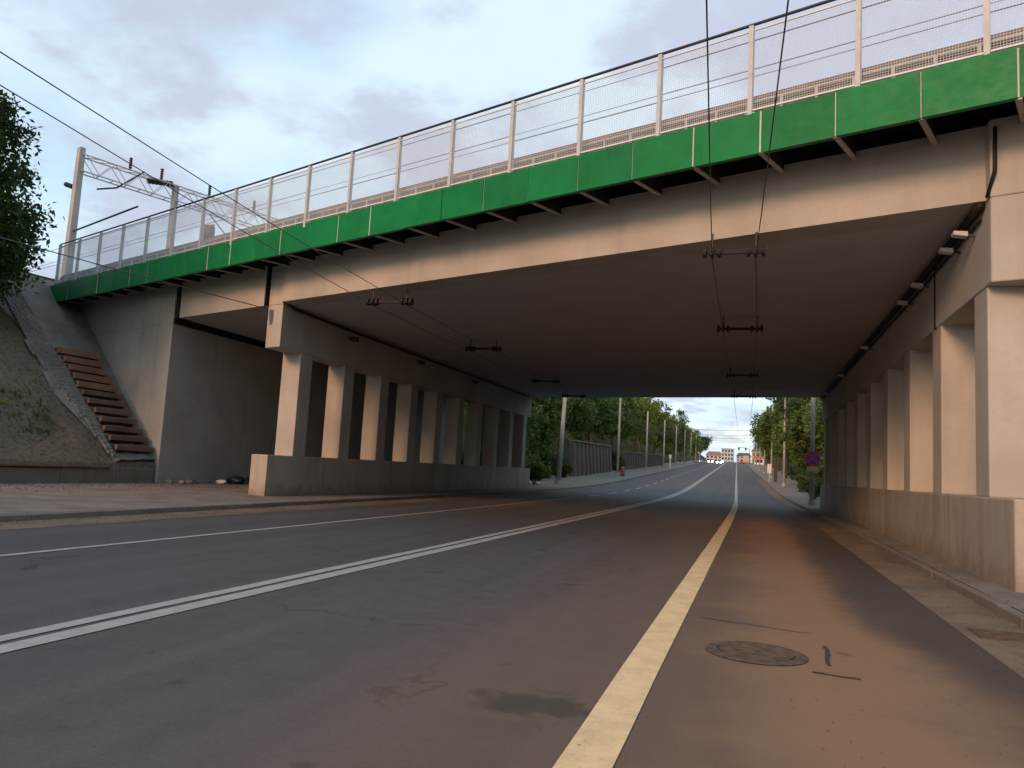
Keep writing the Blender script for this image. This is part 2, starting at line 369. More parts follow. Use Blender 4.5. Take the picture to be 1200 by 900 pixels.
def strip(name, x0, x1, dz0, dz1, mat, ya, yb, nx=1, struct_=True, parent=None):
    ys = yrows(ya, yb); mb = MB(); xsx = [x0+(x1-x0)*i/nx for i in range(nx+1)]
    for y in ys:
        for i, x in enumerate(xsx): mb.v.append(tuple(rd(x, y, dz0+(dz1-dz0)*i/nx)))
    for j in range(len(ys)-1):
        for i in range(nx):
            a = j*(nx+1)+i; mb.f.append((a, a+1, a+nx+2, a+nx+1))
    o = mb.build(name, mat, parent, recalc=False)
    return struct(o) if struct_ else o

# ------------------------------------------------------------------ setting: ground, road, pavements
KL, KR = -13.7, 3.15
from mathutils import noise as mnoise
def terrain(x, y):
    xc = x - xs(y); z = zr(y)
    n = math.sin(x*0.9+y*0.37)*math.sin(y*0.7-x*0.21)*0.10 + math.sin(x*2.3+1.1)*math.sin(y*1.9+x)*0.03
    if -40 < x < -22 and 5 < y < 27:
        n += max(0, min(1, (22.7-y)/0.8))*0.30*mnoise.fractal(Vector((x*.55, y*.55, 3.3)), 1.0, 2.0, 5) + max(0, min(1, (22.7-y)/0.8))*0.12*mnoise.noise(Vector((x*2.6, y*2.6, 1)))
    if xc < -22.3:
        d = -22.3-xc; h = 0.85 + min(0.873*d, 8.2 + 0.02*d); return z + h + n*min(1, d/1.5)
    if xc > 10.7:
        d = xc-10.7; h = 0.2 + min(0.75*d, 7.9 + 0.02*d); return z + h + n*min(1, d/1.5)
    return z - 0.35
def grid(name, xv, yv, mat):
    mb = MB()
    for y in yv:
        for x in xv: mb.v.append((x+xs(y), y, terrain(x+xs(y), y)))
    nx = len(xv)
    for j in range(len(yv)-1):
        for i in range(nx-1):
            a = j*nx+i; mb.f.append((a, a+1, a+nx+1, a+nx))
    o = mb.build(name, mat, recalc=False, smooth=True); return struct(o)
far = [-1500, -700, -350, -200, -120, -80, -60]
xl = far + [-48, -44, -40, -37, -35, -33, -32] + list(np.arange(-31, -22.35, 0.22)) + [-22.31, -22.29, -14]
yl = list(np.arange(-60, 5, 4)) + list(np.arange(5, 11, 0.8)) + list(np.arange(11, 27.5, 0.22)) + list(np.arange(28, 140, 3)) + list(np.arange(144, 420, 10)) + [425, 450, 475, 500, 540, 600, 700, 800, 1200, 2500]
grid('hillside', [float(a) for a in xl], [float(a) for a in yl], 'ground')
xr_ = [-14.0, 10.69, 10.71] + list(np.arange(11.5, 24, 1.2)) + [30, 45, 70, 120, 200, 350, 700, 1500]
grid('ground', [float(a) for a in xr_], [float(a) for a in yl], 'ground')
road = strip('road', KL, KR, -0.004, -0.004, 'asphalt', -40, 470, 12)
strip('gutter', 2.30, KR, 0.0, 0.002, 'gutter', -30, 130, 1)
strip('gutter', KL, -12.5, 0.002, 0.0, 'gutter', -30, 60, 1)
KH = 0.12
strip('pavement', -22.5, KL-0.16, 0.20, KH, 'pavement', -40, 470, 6)
strip('pavement', KR+0.16, 10.8, KH, 0.18, 'pavement', -40, 470, 4)

# kerb stones: the near ones one by one, the far run as one strip
def kerb_run(xk, side, ya, yb, name):
    root = bpy.data.objects.new(name, None); COL.objects.link(root); root.location = rd(xk, ya); struct(root)
    x0, x1 = (xk, xk+0.16) if side > 0 else (xk-0.16, xk)
    p = MB(); p.box((-0.08, 0.003, -0.2), (0.08, 0.997, KH)); proto = p.build('kerb_stone', 'kerb', None, bevel=0.018)
    first = True; y = ya
    while y < yb:
        c = rd((x0+x1)/2, y, 0); o = proto if first else inst(proto, (0, 0, 0))
        first = False; o.parent = root; o.location = c - root.location + Vector((random.uniform(-.006, .006), 0, random.uniform(-.004, .005)))
        y += 1.0
    mb = MB(); ys = yrows(yb, 470)
    for a, b in zip(ys[:-1], ys[1:]):
        q = [rd(x0, a, -.2), rd(x1, a, -.2), rd(x1, b, -.2), rd(x0, b, -.2), rd(x0, a, KH), rd(x1, a, KH), rd(x1, b, KH), rd(x0, b, KH)]
        mb.hexa(q)
    o = mb.build('kerb_run', 'kerb', root); o['kind'] = 'stuff'
    return root
kerb_run(KR, 1, 4, 60, 'kerb'); kerb_run(KL, -1, 4, 60, 'kerb')

# painted lines
def line(name, x0, x1, ya, yb, mat, label, dash=None, dz=0.004):
    mb = MB(); segs = [(ya, yb)] if not dash else [(y, min(y+dash[0], yb)) for y in np.arange(ya, yb, dash[0]+dash[1])]
    if dash:
        root = thing(name, rd(x0, ya), label, 'road marking')
        for a, b in segs:
            d_ = MB(); d_.v = [tuple(rd(x0, a, dz)), tuple(rd(x1, a, dz)), tuple(rd(x1, b, dz)), tuple(rd(x0, b, dz))]; d_.f = [(0, 1, 2, 3)]; d_.build('dash', mat, root, recalc=False)
        return root
    for a, b in segs:
        ys = yrows(a, b)
        k = len(mb.v)
        for y in ys:
            jx = random.uniform(-.006, .006)
            mb.v += [tuple(rd(x0+jx, y, dz)), tuple(rd(x1+jx, y, dz))]
        for j in range(len(ys)-1): mb.f.append((k+2*j, k+2*j+1, k+2*j+3, k+2*j+2))
    o = mb.build(name, mat, recalc=False); return setp(o, label, 'road marking')
line('lane_line', -1.0, -0.70, -10, 51, 'line_yellow', 'broad yellow line on the road through the underpass')
line('lane_line', -0.98, -0.74, 51, 420, 'line_white', 'white lane line beyond the bridge, ahead of the yellow line')
line('centre_line', -5.80, -5.63, -10, 420, 'line_white', 'thinner white stripe of the double centre line, farther from the yellow line')
line('centre_line', -5.54, -5.32, -10, 420, 'line_white', 'wider white stripe of the double centre line, nearer the yellow line')
line('edge_line', -9.84, -9.70, -10, 44, 'line_white', 'thin white line across the left lanes under the bridge')
line('edge_line', -9.86, -9.66, 48, 400, 'line_white', 'dashed white lane line left of the centre line beyond the bridge', dash=(4, 4))

# manhole, drain grate, bitumen seams
mh = thing('manhole_cover', (0.06, 7.75, 0), 'round iron manhole cover set in the brown-tinted right lane', 'manhole')
b = MB(); seg = 36
for r_, z_ in ((0.46, 0.0045), (0.43, 0.014), (0.36, 0.014), (0.345, 0.006)):
    for j in range(seg): a = 2*math.pi*j/seg; b.v.append((0.06+r_*math.cos(a), 7.75+r_*math.sin(a), z_))
for i in range(3):
    for j in range(seg): b.f.append((i*seg+j, i*seg+(j+1) % seg, (i+1)*seg+(j+1) % seg, (i+1)*seg+j))
b.build('frame', 'iron', mh, recalc=False)
b = MB(); b.disc((0.06, 7.75, 0.006), (0, 0, 1), 0.335, 0.012, 36); cv = b.build('lid', 'iron', mh)
b = MB()
for i in range(-4, 5):
    hw = math.sqrt(max(0.02, 0.29**2-(i*0.065)**2)); b.box((0.06-hw, 7.75+i*0.065-0.012, 0.011), (0.06+hw, 7.75+i*0.065+0.012, 0.017))
b.build('rib', 'iron', cv)
def seam(pts, wd, label):
    b = MB(); k = 0
    for i, (x, y) in enumerate(pts):
        a = Vector(pts[max(i-1, 0)]); c = Vector(pts[min(i+1, len(pts)-1)]); d = (c-a).normalized(); nn = Vector((-d.y, d.x))*wd*random.uniform(.35, .6)
        b.v += [(x-nn.x, y-nn.y, 0.004), (x+nn.x, y+nn.y, 0.004)]
    for i in range(len(pts)-1): b.f.append((2*i, 2*i+1, 2*i+3, 2*i+2))
    o = b.build('bitumen_seam', 'tar', recalc=False); setp(o, label, 'road seam')
def jag(p, q, n=7, a=0.02): return [(p[0]+(q[0]-p[0])*i/n+random.uniform(-a, a), p[1]+(q[1]-p[1])*i/n+random.uniform(-a, a)) for i in range(n+1)]
seam(jag((0.72, 8.45), (0.68, 7.6), 12, .012), 0.035, 'short black bitumen seam beside the manhole, on its kerb side')
seam(jag((-0.55, 9.3), (0.6, 9.05), 9), 0.022, 'thin black crack across the right lane beyond the manhole')
seam(jag((0.52, 7.25), (0.9, 7.2), 6, .015), 0.035, 'short black bitumen dash in front of the manhole')
dg = thing('drain_grate', (2.72, 10.2, 0), 'iron drain grate in the sandy gutter by the right kerb', 'drain grate')
b = MB(); b.box((2.44, 9.9, -.05), (2.50, 10.5, .014)); b.box((2.94, 9.9, -.05), (3.0, 10.5, .014)); b.box((2.5, 9.9, -.05), (2.94, 9.95, .014)); b.box((2.5, 10.45, -.05), (2.94, 10.5, .014)); b.build('frame', 'iron', dg)
for i in range(8):
    b = MB(); y = 9.985+i*0.062; b.box((2.5, y-.014, -.04), (2.94, y+.014, .010)); b.build('bar', 'iron', dg)
b = MB(); b.box((2.5, 9.95, -.05), (2.94, 10.45, 0.003)); b.build('dark_pit', 'black', dg)

# ------------------------------------------------------------------ the railway bridge
br = thing('railway_bridge', ob(-10.5, 0, 0), 'beige concrete railway bridge with green edge panels spanning the road', 'bridge')
def slab(u0, u1, z0, z1, s0=0.0, s1=None):
    a, c = far_s(u0), far_s(u1)
    if s1 is not None: a = c = s1
    return [ob(u0, s0, z0), ob(u1, s0, z0), ob(u1, c, z0), ob(u0, a, z0), ob(u0, s0, z1), ob(u1, s0, z1), ob(u1, c, z1), ob(u0, a, z1)]
ZB, ZT, ZF = 6.8, 8.52, 8.2
def girder(u0, u1, zb, name):
    # front edge beam, rear edge beam and the soffit slab between them
    mb = MB(); mb.hexa(slab(u0, u1, zb, ZF, 0, 0.9)); g = mb.build(name, 'concrete', br)
    mb = MB(); c = slab(u0, u1, zb, ZT-0.01, 0.9); mb.hexa(c); mb.build('soffit', 'soffit', br)
    return g
girder(-20.90, -0.07, ZB, 'main_girder'); girder(-27.62, -21.96, ZB-0.06, 'side_girder'); girder(1.02, 7.2, ZB-0.06, 'side_girder')
# deck plate with the cantilevered walkway
mb = MB(); mb.hexa([bp(-38.2, -1.32, ZT+.01), bp(9.0, -1.32, ZT+.01), bp(9.0, 33.6, ZT+.01), bp(-38.2, 33.6, ZT+.01), bp(-38.2, -1.32, ZT+.16), bp(9.0, -1.32, ZT+.16), bp(9.0, 33.6, ZT+.16), bp(-38.2, 33.6, ZT+.16)])
mb.build('deck_plate', 'under_deck', br)
mb = MB(); mb.hexa([bp(-38.2, .80, ZF+.01), bp(9.0, .80, ZF+.01), bp(9.0, .84, ZF+.01), bp(-38.2, .84, ZF+.01), bp(-38.2, .80, ZT), bp(9.0, .80, ZT), bp(9.0, .84, ZT), bp(-38.2, .84, ZT)]); mb.build('recess_shade_sheet', 'under_deck', br)  # dark sheet across the recess, its deep shade put into the colour
# brackets under the walkway and green edge panels between them
PW = 1.412; U0 = -0.93
def zsh(u): return 0.0045*(u+6)
pb = MB(); pb.hexa([(-.05, -1.37, 7.955), (.05, -1.37, 7.955), (.05, 0.02, 8.015), (-.05, 0.02, 8.015), (-.05, -1.37, 7.985), (.05, -1.37, 7.985), (.05, 0.02, 8.045), (-.05, 0.02, 8.045)])
bracket = pb.build('bracket', 'bracket_steel')
pb = MB(); pb.hexa([(-.012, -1.36, 7.986), (.012, -1.36, 7.986), (.012, 0.02, 8.044), (-.012, 0.02, 8.044), (-.012, -1.36, ZT), (.012, -1.36, ZT), (.012, 0.02, ZT), (-.012, 0.02, ZT)])
bweb = pb.build('bracket_web', 'under_deck')
pp = MB(); hw = PW/2-0.011
prof = [(-1.40, 7.95), (-1.405, 8.79), (-1.375, 8.82), (-1.30, 8.82), (-1.30, 8.79), (-1.37, 8.79), (-1.365, 7.98), (-1.28, 7.98), (-1.28, 7.95)]
n_ = len(prof); pp.v = [(-hw, a, c) for a, c in prof]+[(hw, a, c) for a, c in prof]
pp.f = [(i, (i+1) % n_, n_+(i+1) % n_, n_+i) for i in range(n_)]+[tuple(range(n_))[::-1], tuple(range(n_, 2*n_))]
panel = pp.build('fascia_panel', 'green')
ps = MB(); ps.box((-.016, -1.374, 7.96), (.016, -1.392, 8.80)); seamp = ps.build('panel_seam', 'steel_light')
k0, k1 = -6, 26
firsts = [True, True]
for k in range(k0, k1+1):
    u = U0 - PW*k
    q = bp(u, 0, zsh(u)) - br.location
    if k == k0: o1, o2 = bracket, seamp
    else: o1, o2 = inst(bracket, (0, 0, 0)), inst(seamp, (0, 0, 0))
    for o in (o1, o2): o.parent = br; o.location = q; o.rotation_euler = (0, 0, BROT)
    o1.location.z = -br.location.z
    o4 = bweb if k == k0 else inst(bweb, (0, 0, 0)); o4.parent = o1
    u2 = u - PW/2; q = bp(u2, random.uniform(-.004, .004), zsh(u2)) - br.location
    o3 = panel if k == k0 else inst(panel, (0, 0, 0)); o3.parent = br; o3.location = q; o3.rotation_euler = (random.uniform(-.004, .004), 0, BROT)
# piers: wall, columns, cap
def pier(uL, uR, capz0, ys_wall, ys_cap, ycol, ncol, pitch, dcol, xface, side, yend):
    # side=+1: the pier face that looks at the road is its +x side
    wdt = 0.80; xa, xb = (xface-wdt, xface) if side > 0 else (xface, xface+wdt)
    def skew(x, y0): return y0 - (x-xface)*0.37
    mb = MB(); mb.hexa([(xa, skew(xa, ys_cap), capz0), (xb, skew(xb, ys_cap), capz0), (xb, yend, capz0), (xa, yend, capz0), (xa, skew(xa, ys_cap), ZB-.03), (xb, skew(xb, ys_cap), ZB-.03), (xb, yend, ZB-.03), (xa, yend, ZB-.03)])
    mb.hexa([(xa+.0, skew(xa, ys_cap)+.0, ZB-.028), (xb, skew(xb, ys_cap), ZB-.028), (xb, yend-1, ZB-.028), (xa, yend-1, ZB-.028), (xa, skew(xa, ys_cap), ZF), (xb, skew(xb, ys_cap), ZF), (xb, yend-1, ZF), (xa, yend-1, ZF)])
    cap = mb.build('pier', 'concrete', br, bevel=0.025)
    mb = MB(); e = 0.03
    mb.hexa([(xa-e, skew(xa, ys_wall), -.3), (xb+e, skew(xb, ys_wall), -.3), (xb+e, yend+.4, -.3), (xa-e, yend+.4, -.3), (xa-e, skew(xa, ys_wall), 1.53), (xb+e, skew(xb, ys_wall), 1.53), (xb+e, yend+.4, 1.53), (xa-e, yend+.4, 1.53)])
    mb.build('pier_wall', 'parapet', cap, bevel=0.03)
    p = MB(); p.box((xa+.02, -dcol/2, 1.525), (xb-.02, dcol/2, capz0+.01)); col = p.build('column', 'concrete', None, bevel=0.025)
    off = wloc(cap)
    for i in range(ncol):
        y = ycol + i*pitch + dcol/2; o = col if i == 0 else inst(col, (0, 0, 0))
        o.parent = cap; o.location = (-off.x, y-off.y, -off.z)
    return cap
pierL = pier(0, 0, 5.26, 22.45, 22.62, 24.0, 10, 3.18, 0.80, -15.7, 1, 54.4)
pierR = pier(0, 0, 5.24, 13.75, 14.92, 15.25, 10, 3.55, 0.85, 3.88, -1, 49.4)
# dark expansion joints in the near face, and the joint that runs down the right pier cap
def joint(u0, u1, z0, z1, s=0.05):
    mb = MB(); mb.hexa(slab(u0, u1, z0, z1, s, s+0.3)); mb.build('expansion_joint', 'black', br)
joint(-20.93, -20.885, ZB-.02, ZF-.02); joint(-21.98, -21.93, ZB-.08, ZF-.02); joint(-0.09, 0.0, ZB-.02, ZF-.02, 0.07)
mb = MB(); mb.box((3.86, 19.22, 5.22), (3.95, 19.30, ZB-.03)); mb.build('expansion_joint', 'black', br)
# black drain pipes and cables where the soffit meets the caps
mb = MB(); mb.tube([(-15.62, 22.6, 8.0), (-15.62, 22.6, 7.0), (-15.60, 22.75, 6.82), (-15.58, 23.2, 6.7), (-15.58, 28, 6.66), (-15.58, 53, 6.66)], 0.05, 8); mb.build('drain_pipe', 'black', br, smooth=True)
mb = MB(); mb.tube([(3.80, 15.2, 6.72), (3.78, 17, 6.66), (3.78, 23, 6.64), (3.78, 30, 6.66), (3.78, 49, 6.66)], 0.075, 8); mb.build('drain_pipe', 'black', br, smooth=True)
mb = MB(); mb.tube([(3.84, 15.4, 6.52), (3.83, 18, 6.5), (3.83, 22, 6.46), (3.83, 34, 6.5), (3.83, 49, 6.5)], 0.03, 6); mb.build('cable', 'black', br, smooth=True)
mb = MB(); mb.tube([(3.84, 14.98, 6.78), (3.92, 14.80, 7.2), (3.93, 14.78, 8.0)], 0.035, 6); mb.build('cable', 'black', br, smooth=True)

# abutments
def abutment(u0, u1, label, name='abutment'):
    left = u0 < -20
    rt = thing(name, ob((u0+u1)/2, 0, 0), label, 'abutment')
    uf = u1 if left else u0
    mb = MB(); mb.hexa([ob(u0, -.12, -1), ob(u1, -.12, -1), ob(u1, far_s(u1), -1), ob(u0, far_s(u0), -1), ob(u0, -.12, 6.52), ob(u1, -.12, 6.52), ob(u1, far_s(u1), 6.52), ob(u0, far_s(u0), 6.52)])
    mb.build('abutment_wall', 'concrete_wall', rt, bevel=0.03)
    a, c = (u0, u1-.02) if left else (u0+.02, u1)
    mb = MB(); mb.hexa([ob(a, -.117, 6.515), ob(c, -.117, 6.515), ob(c, 0.5, 6.515), ob(a, 0.5, 6.515), ob(a, -.117, 8.2), ob(c, -.117, 8.2), ob(c, 0.5, 8.2), ob(a, 0.5, 8.2)])
    mb.build('wing_wall_top', 'concrete_wall', rt, bevel=0.02)
    d, e = (u0, u1-.4) if left else (u0+.4, u1)
    mb = MB(); mb.hexa([ob(d, 0.9, 6.515), ob(e, 0.9, 6.515), ob(e, far_s(e), 6.515), ob(d, far_s(d), 6.515), ob(d, 0.9, 8.45), ob(e, 0.9, 8.45), ob(e, far_s(e), 8.45), ob(d, far_s(d), 8.45)])
    mb.build('back_wall', 'concrete_wall', rt)
    f, g = (uf-.5, uf+.03) if left else (uf-.03, uf+.5)
    mb = MB(); mb.hexa([ob(f, -.05, 6.51), ob(g, -.05, 6.51), ob(g, far_s(g)-1, 6.51), ob(f, far_s(f)-1, 6.51), ob(f, -.05, 6.73), ob(g, -.05, 6.73), ob(g, far_s(g)-1, 6.73), ob(f, far_s(f)-1, 6.73)])
    mb.build('bearing_strip', 'black', rt)
    mb = MB(); h0, h1 = (uf-.03, uf+.25) if left else (uf-.25, uf+.03)
    mb.hexa([ob(h0, -.03, 6.72), ob(h1, -.03, 6.72), ob(h1, .6, 6.72), ob(h0, .6, 6.72), ob(h0, -.03, 8.0), ob(h1, -.03, 8.0), ob(h1, .6, 8.0), ob(h0, .6, 8.0)])
    mb.build('expansion_joint', 'black', rt)
abutment(-39.0, -27.9, 'grey concrete abutment with wing wall beside the slope steps')
abutment(7.45, 15.0, 'concrete abutment at the far right end of the bridge')

# ------------------------------------------------------------------ railing on the bridge edge
ra = thing('bridge_railing', bp(-16, -1.3, 8.8), 'tall wire mesh railing with pale posts above the green panels', 'railing')
RP = 2.02; UR0 = 0.05
pp = MB(); pp.box((-.045, -.05, -.12), (.045, .05, 1.87)); pp.box((-.10, -.02, -.12), (.10, .11, .04)); post = pp.build('post', 'steel_light')
pm = MB(); gw = RP/2-0.05
for i in range(43): x = -gw + 2*gw*i/42; pm.box((x-.0027, -.0027, 0.1), (x+.0027, .0027, 1.76))
for i in range(37): z = 0.1+1.66*i/36; pm.box((-gw, .0032, z-.0027), (gw, .0082, z+.0027))
pm.box((-gw, -.015, 1.755), (gw, .015, 1.79)); pm.box((-gw, -.015, 0.07), (gw, .015, 0.105))
wm = pm.build('mesh_panel', 'mesh', recalc=False)
kr0, kr1 = -4, 18
for k in range(kr0, kr1+1):
    u = UR0-RP*k; q = bp(u, -1.33, 8.80+zsh(u)+0.004*(u+6)*0) - ra.location
    o = post if k == kr0 else inst(post, (0, 0, 0)); o.parent = ra; o.location = q; o.rotation_euler = (0, 0, BROT+random.uniform(-.03, .03))
    if k < kr1:
        u2 = u-RP/2; q = bp(u2, -1.33, 8.80+zsh(u2)) - ra.location
        o = wm if k == kr0 else inst(wm, (0, 0, 0)); o.parent = ra; o.location = q; o.rotation_euler = (0, 0, BROT)
mb = MB(); mb.tube([bp(UR0-RP*k, -1.33, 8.80+zsh(UR0-RP*k)+1.90) for k in range(kr0, kr1+1)], 0.032, 8); mb.build('top_rail', 'steel_dark', ra, smooth=True)
# low guard behind it, with brown plate and short posts
lg = thing('low_guard', bp(-16, -1.0, 8.7), 'low brown plate guard with short pale posts behind the mesh railing', 'guard rail')
sp_ = MB(); sp_.box((-.028, -.03, 0), (.028, .03, .47)); short = sp_.build('short_post', 'steel_light')
k = 0; u = 8.0
while u > -36.5:
    q = bp(u, -1.10, 8.70+zsh(u)) - lg.location
    o = short if k == 0 else inst(short, (0, 0, 0)); o.parent = lg; o.location = q; o.rotation_euler = (0, 0, BROT); k += 1; u -= RP/3
mb = MB(); mb.hexa([bp(-36.6, -1.02, 8.70-.13), bp(8.2, -1.02, 8.76), bp(8.2, -.97, 8.76), bp(-36.6, -.97, 8.57), bp(-36.6, -1.02, 9.2), bp(8.2, -1.02, 9.40), bp(8.2, -.97, 9.40), bp(-36.6, -.97, 9.2)])
mb.build('plate', 'rust', lg)
mb = MB(); mb.bar(bp(-36.6, -1.10, 9.04), bp(8.2, -1.10, 9.235), .05, .03); mb.build('guard_rail', 'steel_light', lg)
# ladder-like cable tray further back, seen at the right
ct = thing('cable_ladder', bp(-1, -.5, 8.7), 'pale ladder-like cable tray on the deck at the right', 'cable tray')
for zz_ in (9.40, 9.60):
    mb = MB(); mb.bar(bp(-3, -.55, zz_-.03), bp(7, -.55, zz_+.03), .035, .03); mb.build('side_bar', 'steel_light', ct)
rg = MB(); rg.box((-.018, -.012, -.1), (.018, .012, .1)); rung = rg.build('rung', 'steel_light')
for i in range(92):
    u = -2.9+i*.108; o = rung if i == 0 else inst(rung, (0, 0, 0)); o.parent = ct; o.location = bp(u, -.55, 9.50+.03*(u-2)/5) - ct.location; o.rotation_euler = (0, 0, BROT)
for i in range(7):
    u = -2.8+i*1.6; mb = MB(); mb.bar(bp(u, -.55, 8.68), bp(u, -.55, 9.38), .04, .04); mb.build('leg', 'steel_light', ct)

# ------------------------------------------------------------------ slope with paving and steps beside the wing wall
def slz(x): return 0.87 + 0.873*(-22.33-x)
def wing_y(x): return 15.14 - 0.37*(x-4.0) - 0.12
sv = thing('slope_paving', (-22.4, 24, 0.8), 'grey stone paved strip running up the slope beside the wing wall', 'paved slope')
mb = MB(); xsn = np.linspace(-22.36, -31.5, 26); ny = 8
for x in xsn:
    f = (-22.36-x)/9.1; y0 = 22.55 + 0.9*f*f + 0.25*math.sin(x*1.3); y1 = wing_y(x)-0.02
    for j in range(ny+1):
        y = y0+(y1-y0)*j/ny; mb.v.append((x, y, slz(x)+0.17+random.uniform(-.03, .03) - (0.16 if j == 0 else 0)))
for i in range(len(xsn)-1):
    for j in range(ny): a = i*(ny+1)+j; mb.f.append((a, a+ny+1, a+ny+2, a+1))
mb.build('bed', 'slope_paving', sv, recalc=False)
# individual setts along the strip, small ones joined
mb = MB()
for i in range(62):
    for j in range(10):
        x = -22.5-i*0.135-random.uniform(0, .03); f = (-22.62-x)/4.35; y = 23.05+0.95*f-.22-j*0.155+random.uniform(-.015, .015)
        if y < 22.66 or (i > 36 and j > 6): continue
        z = slz(x)+0.14; hx, hy = .06, .065
        h = .05+random.uniform(0, .03)
        mb.hexa([(x-hx, y-hy, z+.873*hx), (x+hx, y-hy, z-.873*hx), (x+hx, y+hy, z-.873*hx), (x-hx, y+hy, z+.873*hx), (x-hx+.015, y-hy+.01, z+.873*hx+h), (x+hx, y-hy+.01, z-.873*hx+h+.02), (x+hx, y+hy-.01, z-.873*hx+h+.02), (x-hx+.015, y+hy-.01, z+.873*hx+h)])
o = mb.build('setts', 'slope_paving', sv); o['kind'] = 'stuff'
# steps
st = thing('slope_steps', (-22.4, 24, 0.8), 'brown board edged steps climbing the slope by the wing wall', 'steps')
NS = 12
for i in range(NS):
    f = i/(NS-1); x = -22.62-f*4.35; zt = slz(x)+0.46; y0 = 23.05+0.95*f; y1 = 24.62+1.1*f
    y1 = min(y1, wing_y(x)-.12)
    run = 4.35/(NS-1)
    j = [random.uniform(-.09, .09), random.uniform(-.05, .05), random.uniform(-.035, .035), 0]
    mb = MB(); mb.hexa([(x-run-.1, y0+j[0], zt-.6), (x, y0+j[0], zt-.6), (x, y1, zt-.6), (x-run-.1, y1, zt-.6), (x-run-.1, y0+j[0], zt-.035), (x, y0+j[0], zt-.02), (x, y1+j[1], zt-.02), (x-run-.1, y1+j[1], zt-.035)])
    mb.build('tread', 'shaded_step_soil', st)
    bh = .19 if i < 7 else .25; fx = x+.13
    mb = MB(); mb.hexa([(x+.004, y0-.12+j[0], zt-bh), (fx, y0-.12+j[0], zt-bh+.02), (fx+j[2]*.5, y1+.1+j[1], zt-bh+j[2]), (x+.004, y1+.1+j[1], zt-bh+j[2]), (x+.004, y0-.12+j[0], zt+.01), (fx, y0-.12+j[0], zt), (fx+j[2]*.5, y1+.1+j[1], zt+j[2]), (x+.004, y1+.1+j[1], zt+.01+j[2])])
    mb.build('riser_board', 'plank_dark' if i < 7 else 'plank', st, bevel=0.008)
# low concrete ledge at the foot of the slope
lw = thing('ledge_wall', (-22.3, 14, 0), 'low dark concrete ledge at the foot of the sandy slope', 'low wall')
y = -6.0; mbp = None
while y < 24.3:
    ln = min(2.4, 24.62-y); mb = MB(); t0 = random.uniform(-.02, .03); mb.hexa([(-22.75, y+.012, -.2), (-22.26, y+.012, -.2), (-22.26, y+ln-.012, -.2), (-22.75, y+ln-.012, -.2), (-22.75, y+.012, .74+t0), (-22.26, y+.012, .72+t0), (-22.26, y+ln-.012, .72+t0+random.uniform(-.015, .015)), (-22.75, y+ln-.012, .74+t0)])
    mb.build('ledge_block', 'kerb', lw, bevel=0.025); y += ln
mb = MB(); mb.box((-22.50, 13.2, .745), (-22.15, 22.4, .80)); mb.build('cap_board', 'plank_dark', lw)

# rubble at the foot of the abutment
def rock(r):
    mb = MB(); k = 8; rings = 5
    for i in range(rings):
        th = math.pi*(i+.5)/rings
        for j in range(k):
            a = 2*math.pi*j/k; q = r*random.uniform(.7, 1.15); mb.v.append((q*math.sin(th)*math.cos(a), q*math.sin(th)*math.sin(a)*.8, q*math.cos(th)*.6))
    for i in range(rings-1):
        for j in range(k): mb.f.append((i*k+j, i*k+(j+1) % k, (i+1)*k+(j+1) % k, (i+1)*k+j))
    mb.f.append(tuple(range(k))[::-1]); mb.f.append(tuple((rings-1)*k+j for j in range(k)))
    return mb
for i in range(26):
    r_ = random.uniform(.06, .2); y = 25.0+random.uniform(0, 6.5); x = -21.95+abs(random.gauss(0, .35))
    o = rock(r_).build('rubble_stone', 'stone'); o.location = (x, y, 0.19+r_*.25); o.rotation_euler = (0, 0, random.uniform(0, 6))
    setp(o, 'grey rubble stone lying at the foot of the abutment wall', 'stone', 'rubble by the abutment')
def bag(loc, r, mat, label, name='rubbish_bag'):
    mb = MB(); k = 14; rings = 10
    for i in range(rings):
        th = math.pi*(i+.3)/(rings-.4); rr = r*math.sin(th)**.7*(1.0 if i > 2 else .75)
        for j in range(k):
            a = 2*math.pi*j/k; q = rr*(1+.2*math.sin(3*a+i*.7)+.1*math.sin(7*a+2*i)+random.uniform(-.08, .08)); mb.v.append((loc[0]+q*1.3*math.cos(a)+.15*r*math.cos(th), loc[1]+q*math.sin(a), loc[2]+r*.6+r*.6*math.cos(th)*(1+.15*math.sin(2*a))))
    for i in range(rings-1):
        for j in range(k): mb.f.append((i*k+j, i*k+(j+1) % k, (i+1)*k+(j+1) % k, (i+1)*k+j))
    mb.f.append(tuple(range(k))); mb.f.append(tuple((rings-1)*k+j for j in range(k)))
    o = mb.build(name, mat, smooth=True); setp(o, label, 'bag'); return o
bag((-20.6, 29.2, .16), .42, 'bag', 'larger black rubbish bag left of the pier, under the side span')
bag((-21.2, 28.3, .16), .30, 'bag', 'smaller black rubbish bag beside the abutment rubble')
bag((-21.4, 27.6, .16), .17, 'white', 'small white bag among the rubble by the abutment')

